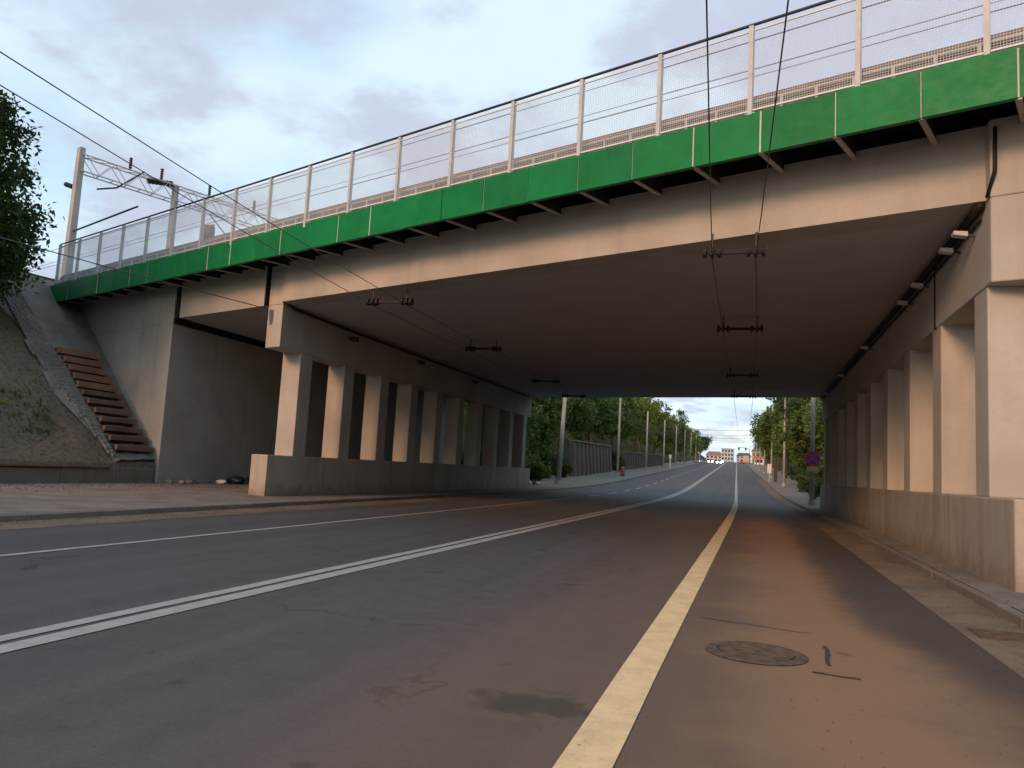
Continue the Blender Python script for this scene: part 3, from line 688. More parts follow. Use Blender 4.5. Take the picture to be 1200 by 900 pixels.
# ------------------------------------------------------------------ lamps under the bridge
for i, y in enumerate((15.9, 17.0, 19.9, 21.8, 29.0, 36.5, 44.0)):
    lt = thing('underpass_lamp', (3.8, y, 6.35), 'small pale box lamp on the right pier cap, number %s from the near edge' % ['one', 'two', 'three', 'four', 'five', 'six', 'seven'][i], 'lamp', 'lamps on the right pier cap')
    mb = MB(); mb.bar((3.88, y, 6.36), (3.70, y, 6.42), .04, .04); mb.build('bracket', 'steel_dark', lt)
    mb = MB(); mb.hexa([(3.50, y-.10, 6.38), (3.74, y-.10, 6.34), (3.74, y+.10, 6.34), (3.50, y+.10, 6.38), (3.50, y-.10, 6.46), (3.74, y-.10, 6.44), (3.74, y+.10, 6.44), (3.50, y+.10, 6.46)]); mb.build('housing', 'steel_light', lt, bevel=.01)
for i, y in enumerate((27.2, 33.8, 41.5)):
    lt = thing('underpass_lamp', (-15.6, y, 6.3), 'dark box lamp on the left pier cap, %s from the near edge' % ['first', 'second', 'third'][i], 'lamp', 'lamps on the left pier cap')
    mb = MB(); mb.bar((-15.7, y, 6.4), (-15.5, y, 6.42), .05, .05); mb.build('bracket', 'steel_dark', lt)
    mb = MB(); mb.box((-15.52, y-.16, 6.24), (-15.28, y+.16, 6.42)); mb.build('housing', 'steel_dark', lt, bevel=.015)

# ------------------------------------------------------------------ trolley wires and their hangers
WZ = 6.30
def hanger(xa, xb, y, label):
    t_ = thing('wire_hanger', ((xa+xb)/2, y, WZ), label, 'wire hanger', 'trolley wire hangers under the bridge')
    mb = MB(); mb.bar((xa-.16, y, WZ+.10), (xb+.16, y, WZ+.10), .07, .08); mb.build('cross_bar', 'black', t_)
    for x in (xa, xb):
        mb = MB(); mb.tube([(x, y, ZB+.02), (x, y, WZ+.1)], .022, 6); mb.build('rod', 'steel_dark', t_)
        for d_ in (-.15, 0, .15): mb = MB(); mb.disc((x+d_, y, WZ+.10), (1, 0, 0), .11, .07, 10); mb.build('insulator_disc', 'porcelain', t_)
        mb = MB(); mb.tube([(x, y-.2, WZ+.02), (x, y, WZ+.05), (x, y+.2, WZ+.02)], .022, 6); mb.build('clamp', 'steel_dark', t_)
HR = [(-0.94, -0.04, 16.6), (-1.02, 0.02, 25.4), (-1.1, -0.06, 37.0), (-1.15, -0.1, 46.5)]
HL = [(-11.3, -10.15, 20.9), (-11.4, -10.25, 29.8), (-11.7, -10.5, 41.0), (-11.9, -10.7, 49.0)]
ords = ['nearest', 'second', 'third', 'farthest']
for i, (a, b_, y) in enumerate(HR): hanger(a, b_, y, '%s trolley wire hanger above the right lanes under the bridge' % ords[i])
for i, (a, b_, y) in enumerate(HL): hanger(a, b_, y, '%s trolley wire hanger above the left lanes under the bridge' % ords[i])
def wire(pts, r, label, name='trolley_wire'):
    out = []
    for p, q in zip(pts[:-1], pts[1:]):
        p, q = Vector(p), Vector(q); n = max(2, int((q-p).length/4)); sag = 0.0012*(q-p).length**1.5 if (q-p).length > 6 else 0
        for i in range(n): f = i/n; out.append(p.lerp(q, f)-Vector((0, 0, sag*4*f*(1-f))))
    out.append(Vector(pts[-1])); mb = MB(); mb.tube(out, r, 5); o = mb.build(name, 'wire', smooth=True); return setp(o, label, 'wire', 'overhead wires')
def farw(x): return [tuple(rd(x, y, 6.1)) for y in (68, 104, 138, 172, 207, 242, 275, 310)]
wire([(-.42, -28, 6.35), (-.55, 7.5, 6.4)]+[(h[0], h[2], WZ) for h in HR]+farw(-.9), .010, 'left trolley wire of the pair above the right lanes')
wire([(.5, -28, 6.35), (.24, 7.6, 6.4)]+[(h[1], h[2], WZ) for h in HR]+farw(.1), .010, 'right trolley wire of the pair above the right lanes')
wire([(-8.1, -22, 6.4), (-9.95, 7.4, 6.4)]+[(h[0], h[2], WZ) for h in HL]+farw(-10.6), .0095, 'outer trolley wire above the left lanes, nearer the kerb')
wire([(-7.3, -22, 6.4), (-9.1, 6.7, 6.4)]+[(h[1], h[2], WZ) for h in HL]+farw(-9.5), .0095, 'inner trolley wire above the left lanes, nearer the centre line')
wire([(-21.5, 8.0, 7.2), (-16.35, 22.58, 6.6)], .016, 'stay wire running from the left to the pier cap end', 'stay_wire')
ins = thing('wall_insulator', (-16.3, 22.72, 6.35), 'pale insulator fixed to the end face of the left pier cap', 'insulator')
mb = MB(); mb.box((-16.34, 22.72, 6.1), (-16.26, 22.90, 6.6)); mb.build('plate', 'steel_light', ins)
mb = MB(); mb.tube([(-16.3, 22.55, 6.7), (-16.3, 22.55, 6.25)], .05, 8); mb.build('insulator_rod', 'porcelain', ins)

# ------------------------------------------------------------------ catenary portal over the tracks
UM = -41.3
pg = thing('catenary_portal', bp(UM, 1, 8.6), 'lattice catenary portal on a pale mast behind the railing', 'catenary portal')
mb = MB(); mb.hexa([bp(UM-.25, .8, 8.4), bp(UM+.25, .8, 8.4), bp(UM+.25, 1.2, 8.4), bp(UM-.25, 1.2, 8.4), bp(UM-.19, .85, 17.15), bp(UM+.19, .85, 17.15), bp(UM+.19, 1.15, 17.15), bp(UM-.19, 1.15, 17.15)]); mb.build('mast', 'pole', pg, bevel=.03)
for v_, zt in ((6.3, 16.8), (9.6, 13.2), (15, 16.8)):
    mb = MB(); mb.bar(bp(UM, v_, 8.6), bp(UM, v_, zt), .3, .24); mb.build('mast', 'pole', pg)
for uo in (-.28, .28):
    for z_ in (16.75, 15.85):
        mb = MB(); mb.bar(bp(UM+uo, 1, z_), bp(UM+uo, 24, z_), .055, .055); mb.build('boom_chord', 'steel_light', pg)
mb = MB()
for i in range(30):
    v_ = 1.2+i*.75
    for uo in (-.28, .28):
        z0, z1 = (15.85, 16.75) if i % 2 else (16.75, 15.85)
        mb.bar(bp(UM+uo, v_, z0), bp(UM+uo, v_+.75, z1), .03, .03)
    mb.bar(bp(UM-.28, v_, 16.75), bp(UM+.28, v_+.75, 16.75), .035, .035); mb.bar(bp(UM-.28, v_, 15.85), bp(UM+.28, v_, 15.85), .035, .035)
mb.build('lacing', 'steel_light', pg)
def insul(p, q, r=.09, n=6):
    p, q = Vector(p), Vector(q); mb = MB(); mb.tube([p, q], .03, 6)
    for i in range(n): mb.disc(p.lerp(q, (i+.5)/n), q-p, r, (q-p).length/n*.55, 8)
    mb.build('insulator', 'porcelain', pg)
for v_ in (3.6, 5.4, 8.4, 11.5): 
    insul(bp(UM, v_, 16.8), bp(UM, v_, 17.55))
insul(bp(UM, 4.6, 16.55), bp(UM, 6.1, 16.85), .17, 7)
insul(bp(UM-.22, .9, 15.0), bp(UM-.95, .8, 15.25), .13, 5)
mb = MB(); mb.tube([bp(UM, 2.0, 15.2), bp(UM, 3.0, 15.6), bp(UM, 4.4, 17.0)], .05, 6); mb.build('jumper_arm', 'steel_dark', pg)
mb = MB(); mb.tube([bp(UM, 1.0, 12.55), bp(UM+7.0, 1.0, 12.75)], .045, 6); mb.build('steady_arm', 'steel_dark', pg)
mb = MB(); mb.tube([bp(UM, 8.5, 15.8), bp(UM+.5, 10, 14.2), bp(UM, 11.5, 15.8)], .04, 6); mb.build('dropper_frame', 'steel_dark', pg)
sg = thing('railway_signal', bp(UM+3.5, 6.6, 8.6), 'dark railway signal head on a post beyond the railing', 'signal')
q = bp(UM+3.5, 6.6, 0)
mb = MB(); mb.tube([(q.x, q.y, 8.6), (q.x, q.y, 13.6)], .09, 8); mb.build('post', 'steel_light', sg)
mb = MB(); mb.box((q.x-.3, q.y-.2, 12.0), (q.x+.3, q.y+.2, 13.9)); mb.box((q.x-.42, q.y-.1, 11.9), (q.x+.42, q.y, 14.0)); mb.build('head', 'steel_dark', sg, bevel=.03)
for i in range(3):
    mb = MB(); mb.tube([(q.x, q.y-.2, 12.4+i*.5), (q.x, q.y-.42, 12.38+i*.5)], .13, 10); mb.build('hood', 'steel_dark', sg)
for v_, z_, l_ in ((5.0, 13.2, 'contact wire over the nearest track'), (5.0, 14.3, 'carrier wire over the nearest track'), (9.5, 14.6, 'contact wire over the second track'), (9.5, 16.0, 'carrier wire over the second track'), (14, 16.4, 'wire over the farthest track')):
    pts = [bp(UM-40, v_, z_), bp(UM, v_, z_), bp(-8, v_, z_-.05), bp(24, v_, z_), bp(60, v_, z_)]
    mb = MB(); mb.tube(pts, .016, 5); o = mb.build('railway_wire', 'wire'); setp(o, 'thin railway %s on the bridge' % l_, 'wire', 'railway overhead wires')

# ------------------------------------------------------------------ trees
def crown_mesh(name, rad, nleaf, size, seed, lobes=16, gap=0.35, flat=0.8):
    g = np.random.default_rng(seed); rad = np.array(rad)
    d = g.normal(size=(lobes, 3)); d /= np.linalg.norm(d, axis=1)[:, None]
    cen = d*rad*(g.uniform(.35, .82, (lobes, 1))); cen[:, 2] *= .95
    lr = g.uniform(.26, .46, lobes)*rad.mean()
    sub = []
    for i in range(lobes):                       # twig clumps on every lobe
        m = 16; e = g.normal(size=(m, 3)); e /= np.linalg.norm(e, axis=1)[:, None]
        sub.append(np.c_[cen[i]+e*lr[i]*g.uniform(.55, 1.05, (m, 1)), np.full(m, lr[i]*.30)])
    sub = np.vstack(sub); k = g.integers(0, len(sub), nleaf)
    e = g.normal(size=(nleaf, 3)); p = sub[k, :3]+e*sub[k, 3:4]*.6
    p += np.array([0, 0, 0])
    nrm = g.normal(size=(nleaf, 3))+np.array([0, 0, .7]); nrm /= np.linalg.norm(nrm, axis=1)[:, None]
    a = np.cross(nrm, g.normal(size=(nleaf, 3))); a /= np.linalg.norm(a, axis=1)[:, None]; b = np.cross(nrm, a)
    s = size*g.uniform(.6, 1.3, (nleaf, 1)); a *= s; b *= s*.55
    v = np.stack([p-a, p+b*.9-a*.1, p+a, p-b*.9-a*.1], 1).reshape(-1, 3).astype(np.float32)
    me = bpy.data.meshes.new(name); me.vertices.add(len(v)); me.vertices.foreach_set('co', v.ravel())
    me.loops.add(len(v)); me.loops.foreach_set('vertex_index', np.arange(len(v), dtype=np.int32))
    me.polygons.add(nleaf); me.polygons.foreach_set('loop_start', np.arange(0, len(v), 4, dtype=np.int32)); me.polygons.foreach_set('loop_total', np.full(nleaf, 4, dtype=np.int32))
    me.update(calc_edges=True); return me, cen
def trunk_mb(h, cen, r0, zc):
    mb = MB(); mb.tube([(0, 0, -.6), (.05, 0, h*.25), (-.06, .08, h*.55), (0, 0, zc)], [r0*1.25, r0, r0*.8, r0*.45], 9)
    for c in cen[::2]:
        s = Vector((0, 0, zc*random.uniform(.5, .9))); e = Vector((c[0], c[1], c[2]+zc))*1.0
        mid = s.lerp(e, .5)+Vector((0, 0, .3)); mb.tube([s, mid, e], [r0*.38, r0*.25, r0*.07], 6)
    return mb
PROTO = []
for i, (rad, nl, sz, mt) in enumerate((((4.6, 4.6, 4.9), 9000, .24, 'leaf'), ((5.2, 4.8, 5.6), 9500, .26, 'leaf_dark'), ((4.2, 4.4, 4.6), 8500, .22, 'leaf_light'), ((5.6, 5.4, 4.6), 9500, .25, 'leaf'))):
    me, cen = crown_mesh('crown', rad, nl, sz, 20+i, 18); me.materials.append(M[mt])
    zc = rad[2]*1.05+2.2; tm = trunk_mb(zc, cen, .24, zc); tme = tm.mesh('trunk'); tme.materials.append(M['bark'])
    PROTO.append((me, tme, zc))
def tree(kind, loc, sc_, rot, label, group, name='tree'):
    me, tme, zc = PROTO[kind]; root = bpy.data.objects.new(name, None); COL.objects.link(root); root.location = loc; root.rotation_euler = (0, 0, rot); root.scale = sc_
    setp(root, label, 'tree', group)
    a = bpy.data.objects.new('trunk', tme); COL.objects.link(a); a.parent = root
    c = bpy.data.objects.new('crown', me); COL.objects.link(c); c.parent = root; c.location = (0, 0, zc)
    return root
ORD = ['first', 'second', 'third', 'fourth', 'fifth', 'sixth', 'seventh', 'eighth', 'ninth', 'tenth', 'eleventh', 'twelfth', 'thirteenth', 'fourteenth', 'fifteenth', 'sixteenth', 'seventeenth', 'eighteenth', 'nineteenth', 'twentieth']
# near tree at the top left
TR = thing('tree', (-31.3, 20.6, terrain(-31.3, 20.6)), 'large dark leafy tree at the top of the sandy slope, left of the railing', 'tree')
me, cen = crown_mesh('crown', (4.3, 3.9, 6.2), 100000, .13, 77, 44); me.materials.append(M['leaf_near'])
o = bpy.data.objects.new('crown', me); COL.objects.link(o); o.parent = TR; o.location = (0, 0, 2.0)
tme = trunk_mb(3.2, cen, .24, 3.2).mesh('trunk'); tme.materials.append(M['bark']); o = bpy.data.objects.new('trunk', tme); COL.objects.link(o); o.parent = TR
def shrub(loc, r, n, sz, mat, label, seed, group=None, hs=.8):
    root = thing('shrub', loc, label, 'shrub', group)
    me, cen = crown_mesh('foliage', (r, r, r*hs), n, sz, seed, 9); me.materials.append(M[mat]); o = bpy.data.objects.new('foliage', me); COL.objects.link(o); o.parent = root; o.location = (0, 0, r*hs*.75)
    mb = MB()
    for i in range(4): mb.tube([(0, 0, -.2), (random.uniform(-.3, .3)*r, random.uniform(-.3, .3)*r, r*.5), (cen[i][0], cen[i][1], cen[i][2]+r*hs*.75)], [.05, .035, .012], 5)
    m_ = mb.mesh('stem'); m_.materials.append(M['bark']); o = bpy.data.objects.new('stem', m_); COL.objects.link(o); o.parent = root
    return root
shrub((-29.0, 21.2, terrain(-29.0, 21.2)), 1.9, 14000, .10, 'leaf_near', 'dark shrub on the sandy slope below the near tree', 301)
shrub((-30.4, 23.0, terrain(-30.4, 23.0)), 1.2, 7000, .09, 'leaf_near', 'dark shrub at the top of the paved strip near the bridge end', 302)
shrub((-27.6, 19.3, terrain(-27.6, 19.3)), .8, 2200, .09, 'leaf', 'small shrub lower on the sandy slope at the picture edge', 303)
# weeds on the sandy slope
mb = MB()
for i in range(900):
    x = random.uniform(-29.5, -22.9); y = random.uniform(12, 22.6)
    if math.sin(x*1.9+y*.8)+math.sin(y*1.4-x*.7) < .55: continue
    z = terrain(x, y)
    for j in range(5):
        a = random.uniform(0, 6.28); h = random.uniform(.06, .24); l_ = random.uniform(.05, .16)
        d_ = Vector((math.cos(a), math.sin(a), 0)); e_ = Vector((-d_.y, d_.x, 0))*.018; p = Vector((x, y, z-.01)); k = len(mb.v)
        mb.v += [tuple(p-e_), tuple(p+e_), tuple(p+d_*l_*.6+e_*1.4+Vector((0, 0, h*.8))), tuple(p+d_*l_+Vector((0, 0, h)))]; mb.f.append((k, k+1, k+2, k+3))
o = mb.build('weeds', 'leaf', recalc=False); setp(o, 'sparse green weeds scattered over the sandy slope', 'weeds', None, 'stuff')

# unseen trees added beside and behind the viewer to shade wing wall and road
for i, (x, y, k, s_) in enumerate(((-29.3, 9.2, 1, 1.25), (-31.5, 1.5, 0, 1.3), (-20.5, -22, 1, 1.3), (-19.8, -35, 0, 1.35))):
    tree(k, (x, y, terrain(x, y)-.3), (s_, s_, s_), i*1.3, 'unseen tree added for shade left of the picture, %s back from the large dark tree' % ORD[i], 'unseen shade trees before the bridge')

# trees along the road beyond the bridge
ly = [(60, -24.5, 1, 1.15), (64, -20.6, 0, .8), (72, -25.5, 2, 1.25), (79, -21.8, 0, 1.0), (90, -25, 2, 1.3), (97, -23.2, 3, 1.05), (108, -25, 1, 1.25), (119, -23.3, 0, 1.15), (131, -25, 2, 1.3), (144, -23.5, 3, 1.2), (158, -24.5, 0, 1.3), (174, -23, 2, 1.25), (192, -24, 0, 1.3), (212, -22.5, 3, 1.3), (234, -22, 0, 1.3), (258, -21, 1, 1.25), (284, -20.5, 0, 1.25), (312, -20, 3, 1.2), (345, -19, 0, 1.15), (385, -18, 1, 1.1)]
for i, (y, x, k, s_) in enumerate(ly):
    p = rd(x, y); zz_ = min(terrain(p.x, y), zr(y)+3.2)
    tree(k, (p.x, y, zz_), (s_, s_, s_*random.uniform(.95, 1.1)), random.uniform(0, 6), '%s roadside tree from the bridge in the row left of the road' % ORD[i], 'trees left of the road beyond the bridge')
ry = [(58, 8.8, 1, .85), (64, 12.5, 0, 1.1), (72, 8.6, 0, .9), (80, 12, 1, 1.2), (89, 8.2, 0, .95), (99, 9.5, 1, 1.1), (110, 7.6, 0, 1.05), (124, 8.5, 1, 1.2), (140, 7.2, 0, 1.25), (158, 8.5, 3, 1.2), (180, 9, 1, 1.2), (206, 9.5, 0, 1.15), (236, 10, 1, 1.15), (270, 10.5, 0, 1.1), (310, 11, 1, 1.1), (355, 12, 0, 1.0)]
for i, (y, x, k, s_) in enumerate(ry):
    p = rd(x, y); tree(k, (p.x, y, terrain(p.x, y) if x > 10.7 else zr(y)), (s_, s_, s_), random.uniform(0, 6), '%s roadside tree from the bridge in the row right of the road' % ORD[i], 'trees right of the road beyond the bridge')
sy = [(57.5, -20.5, 1.5, 'leaf'), (61, -21, 1.7, 'leaf_dark'), (67, -20.8, 1.6, 'leaf_dark'), (73, -20.5, 1.9, 'leaf'), (80, -21, 2.0, 'leaf_dark'), (86, -20.4, 1.7, 'leaf_dark'), (127, -20.6, 2.2, 'leaf_dark'), (131, -20.8, 2.0, 'leaf')]
for i, (y, x, r_, mt) in enumerate(sy):
    p = rd(x, y); shrub((p.x, y, zr(y)+.2), r_, 2200, .17, mt, '%s shrub from the bridge on the bank left of the far pavement' % ORD[i], 400+i, 'shrubs on the left bank beyond the bridge')
for i, (y, x, r_) in enumerate(((56, 6.3, 1.6), (62, 7.0, 1.9), (69, 6.6, 1.8), (77, 7.2, 2.2), (86, 6.8, 2.0), (96, 7.4, 2.4), (108, 7.2, 2.2))):
    p = rd(x, y); shrub((p.x, y, zr(y)+.1), r_, 2200, .17, 'leaf_dark', '%s shrub from the bridge beside the right far pavement' % ORD[i], 430+i, 'shrubs right of the road beyond the bridge')

# retaining walls at the left beyond the bridge
def retwall(ya, yb, x, h0, h1, label):
    p = rd(x, ya); root = thing('retaining_wall', (p.x, ya, zr(ya)), label, 'retaining wall'); n = int((yb-ya)/2.6)
    for i in range(n):
        a = ya+(yb-ya)*i/n; c = ya+(yb-ya)*(i+1)/n; ha = h0+(h1-h0)*i/n; hb = h0+(h1-h0)*(i+1)/n
        A, B_ = rd(x, a), rd(x, c); mb = MB()
        mb.hexa([A+Vector((-.6, .04, -.3)), A+Vector((0, .04, -.3)), B_+Vector((0, -.04, -.3)), B_+Vector((-.6, -.04, -.3)), A+Vector((-.8, .04, ha)), A+Vector((-.35, .04, ha)), B_+Vector((-.35, -.04, hb)), B_+Vector((-.8, -.04, hb))])
        mb.build('wall_bay', 'retaining', root)
        mb = MB(); mb.hexa([A+Vector((-.5, -.16, -.3)), A+Vector((.14, -.16, -.3)), A+Vector((.14, .16, -.3)), A+Vector((-.5, .16, -.3)), A+Vector((-.8, -.16, ha+.05)), A+Vector((-.22, -.16, ha+.05)), A+Vector((-.22, .16, ha+.05)), A+Vector((-.8, .16, ha+.05))]); mb.build('pilaster', 'retaining', root)
    q = [rd(x, ya, h0+.05), rd(x, yb, h1+.05)]
    mb = MB(); mb.bar(q[0]+Vector((-.5, 0, .08)), q[1]+Vector((-.5, 0, .08)), .7, .16); mb.build('coping', 'kerb', root)
retwall(91, 121, -19.6, 4.4, 4.0, 'brown ribbed retaining wall between the first two left poles')
retwall(137, 208, -19.6, 3.2, 2.6, 'lower retaining wall behind the third left pole')

# ------------------------------------------------------------------ poles and street things beyond the bridge
def pole(x, y, h, label, group, lamp=True, side=1, lean=0.0, rb=.19):
    p = rd(x, y, .12); t_ = thing('roadside_pole', p, label, 'pole', group)
    tp = p+Vector((lean, 0, h)); mb = MB(); mb.tube([p+Vector((0, 0, -.3)), p.lerp(tp, .5), tp], [rb, rb*.82, rb*.62], 10); mb.build('shaft', 'pole', t_, smooth=True)
    mb = MB(); mb.tube([p+Vector((0, 0, -.05)), p+Vector((0, 0, .35))], rb*1.35, 10); mb.build('base', 'pole', t_)
    if lamp:
        mb = MB(); mb.tube([tp-Vector((0, 0, .1)), tp+Vector((side*.3, 0, .35)), tp+Vector((side*1.7, 0, .5))], .045, 6); mb.build('arm', 'steel_light', t_)
        mb = MB(); e = tp+Vector((side*1.7, 0, .48)); mb.hexa([e+Vector((-.1, -.13, -.05)), e+Vector((side*.7, -.11, -.02)), e+Vector((side*.7, .11, -.02)), e+Vector((-.1, .13, -.05)), e+Vector((-.1, -.1, .09)), e+Vector((side*.7, -.07, .06)), e+Vector((side*.7, .07, .06)), e+Vector((-.1, .1, .09))]); mb.build('lamp_head', 'steel_light', t_)
    return tp
LP = [68, 104, 138, 172, 207, 242, 275, 310, 345]
RPY = [(55, 3.95), (101, 4.75), (138, 4.8), (172, 4.8), (207, 4.8), (242, 4.8), (275, 4.8)]
for i, y in enumerate(LP): pole(-16.3, y, 10.6, '%s grey concrete pole from the bridge on the left far pavement' % ORD[i], 'poles left of the road', False, 1, .35 if i == 0 else 0, .24 if i == 0 else .19)
for i, (y, x) in enumerate(RPY): pole(x, y, 12.2, '%s grey concrete pole from the bridge on the right far pavement' % ORD[i], 'poles right of the road', False, -1, 0, .17)
for y in (138, 172, 207, 242, 275):
    a, b_ = rd(-16.3, y, 8.3), rd(4.8, y, 8.3); m_ = a.lerp(b_, .5)-Vector((0, 0, .5)); mb = MB(); mb.tube([a, a.lerp(b_, .25)-Vector((0, 0, .38)), m_, a.lerp(b_, .75)-Vector((0, 0, .38)), b_], .03, 5)
    o = mb.build('span_wire', 'wire'); setp(o, 'span wire across the far road at the %s pair of poles' % ORD[LP.index(y)], 'wire', 'span wires across the far road')
# no stopping sign on the first right pole
sg = rd(3.95, 55, 0); sx, sy_, sz = sg.x, 54.74, 3.22
ns = thing('no_stopping_sign', (sx, sy_, sz), 'round blue no stopping sign with red ring and cross', 'road sign')
mb = MB(); mb.disc((sx, sy_, sz), (0, 1, 0), .50, .02, 32); mb.build('disc', 'sign_blue', ns)
mb = MB(); seg = 32
for r_, yy in ((.50, -.018), (.395, -.018)):
    for j in range(seg): a = 2*math.pi*j/seg; mb.v.append((sx+r_*math.cos(a), sy_+yy, sz+r_*math.sin(a)))
mb.f = [(j, (j+1) % seg, seg+(j+1) % seg, seg+j) for j in range(seg)]; mb.build('ring', 'sign_red', ns)
for s_ in (1, -1):
    mb = MB(); mb.bar((sx-.29, sy_-.018-.003*s_, sz-.29*s_), (sx+.29, sy_-.018-.003*s_, sz+.29*s_), .10, .004, up=(0, 1, 0)); mb.build('cross_bar', 'sign_red', ns)
mb = MB(); mb.box((sx-.05, sy_+.01, sz-.9), (sx+.05, sy_+.1, sz+.5)); mb.build('clamp', 'steel_light', ns)
pt = thing('sign_plate', (sx, sy_, sz-.75), 'small pale orange plate under the no stopping sign', 'sign plate')
mb = MB(); mb.box((sx-.36, sy_-.012, sz-.86), (sx+.36, sy_+.01, sz-.56)); mb.build('plate', 'cream', pt)
mb = MB(); mb.box((sx-.38, sy_-.008, sz-.88), (sx+.38, sy_+.004, sz-.54)); mb.build('border', 'orange', pt)
# bus stop post, small bins, dark shrub and bag by the first left pole
p = rd(4.1, 116, .12); bs = thing('bus_stop_post', p, 'dark slim bus stop post with white board on the right pavement', 'bus stop')
mb = MB(); mb.box((p.x+.12, p.y-.1, p.z), (p.x+.62, p.y+.1, p.z+2.7)); mb.build('pillar', 'steel_dark', bs, bevel=.02)
mb = MB(); mb.box((p.x-.75, p.y-.05, p.z+1.2), (p.x-.2, p.y+.05, p.z+2.5)); mb.bar((p.x-.47, p.y, p.z), (p.x-.47, p.y, p.z+1.25), .06, .06); mb.build('board', 'white', bs)
p = rd(-15.6, 104, .12); bn = thing('litter_bin', p, 'dark brown litter bin beside the second left pole', 'bin')
mb = MB(); mb.tube([p, p+Vector((0, 0, 1.0)), p+Vector((0, 0, 1.25))], [.28, .32, .2], 12); mb.build('body', 'roofred', bn, smooth=True)
mb = MB(); mb.disc(p+Vector((0, 0, 1.02)), (0, 0, 1), .34, .06, 12); mb.build('rim', 'steel_dark', bn)
p = rd(-17.0, 62, .14)
shrub((p.x, p.y, p.z), .8, 1500, .1, 'leaf_dark', 'small dark shrub on the pavement left of the first left pole', 450, None, 1.2)
bag((p.x-.2, p.y-1.0, p.z), .22, 'white', 'white bag lying by the small dark shrub beyond the left pier')
bag((p.x+.55, p.y-.9, p.z), .18, 'white', 'white bag at the kerb side of the small dark shrub')
p = rd(-15.2, 176, .12); po = thing('marker_post', p, 'pale marker post on the left pavement past the third pole', 'post')
mb = MB(); mb.tube([p, p+Vector((0, 0, 2.2))], .16, 8); mb.build('shaft', 'white', po); mb = MB(); mb.box((p.x-.3, p.y-.06, p.z+2.2), (p.x+.3, p.y+.06, p.z+3.0)); mb.build('board', 'white', po)

# ------------------------------------------------------------------ cars far up the road
def car(x, y, rot, mat, lights, label, h=1.48, ln=4.3, wd=1.78):
    p = rd(x, y, 0); t_ = thing('car', p, label, 'car', 'cars far up the road')
    c, s_ = math.cos(rot), math.sin(rot)
    def W(a, b, z): return (p.x+a*c-b*s_, p.y+a*s_+b*c, p.z+z)       # a sideways, b forwards
    hw = wd/2; pr = [(-ln/2, .35), (-ln/2, .8), (-ln/2+.15, .95), (ln/2-1.1, .98), (ln/2-.1, .75), (ln/2, .6), (ln/2, .3)]
    mb = MB(); n = len(pr)
    mb.v = [W(-hw, a, z) for a, z in pr]+[W(hw, a, z) for a, z in pr]; mb.f = [(i, (i+1) % n, n+(i+1) % n, n+i) for i in range(n)]+[tuple(range(n)), tuple(range(n, 2*n))]
    mb.build('body', mat, t_, bevel=.05)
    q = [(-ln/2+.2, .94), (-ln/2+.7, h-.04), (-.1, h), (.5, h-.06), (ln/2-1.15, .95)]; n = len(q); mb = MB()
    mb.v = [W(-hw+.12 - (0 if z < 1 else -.12), a, z) for a, z in q]+[W(hw-.12-(0 if z < 1 else .12), a, z) for a, z in q]; mb.f = [(i, (i+1) % n, n+(i+1) % n, n+i) for i in range(n)]+[tuple(range(n)), tuple(range(n, 2*n))]
    mb.build('window', 'window', t_)
    mb = MB(); mb.hexa([W(-hw+.25, -ln/2+.7, h-.05), W(hw-.25, -ln/2+.7, h-.05), W(hw-.25, .5, h-.06), W(-hw+.25, .5, h-.06), W(-hw+.28, -ln/2+.75, h+.02), W(hw-.28, -ln/2+.75, h+.02), W(hw-.28, .45, h+.01), W(-hw+.28, .45, h+.01)]); mb.build('roof', mat, t_)
    for a in (-hw+.1, hw-.1):
        for b_ in (-ln/2+.8, ln/2-.85): mb = MB(); mb.disc(W(a, b_, .32), Vector(W(1, 0, 0))-Vector(W(0, 0, 0)), .32, .22, 14); mb.build('wheel', 'tyre', t_)
        if lights == 'front': mb = MB(); mb.disc(W(a*.86, ln/2+.0, .66), Vector(W(0, 1, 0))-Vector(W(0, 0, 0)), .27, .06, 12); mb.build('headlight', 'headlight', t_)
        mb = MB(); mb.disc(W(a*.9, -ln/2, .72), Vector(W(0, 1, 0))-Vector(W(0, 0, 0)), .12, .05, 10); mb.build('tail_light', 'tail' if lights == 'rear' else 'sign_red', t_)
car(-10.9, 322, math.pi, 'car_dark', 'front', 'dark car with lit headlights coming down the outer left lane')
car(-7.2, 304, math.pi, 'car_silver', 'front', 'silver car with lit headlights next to the centre line, nearest on the road')
car(-7.3, 345, math.pi, 'car_white', 'front', 'white car with headlights on, following behind the dark one')
car(1.4, 372, 0, 'car_red', 'rear', 'red car driving away in the right lane near the crest', 1.5)
car(-15.1, 300, 0, 'car_silver', 'off', 'silver car parked on the left pavement far up the road')
car(-15.1, 322, 0, 'car_white', 'off', 'white car parked on the left pavement behind the silver one')
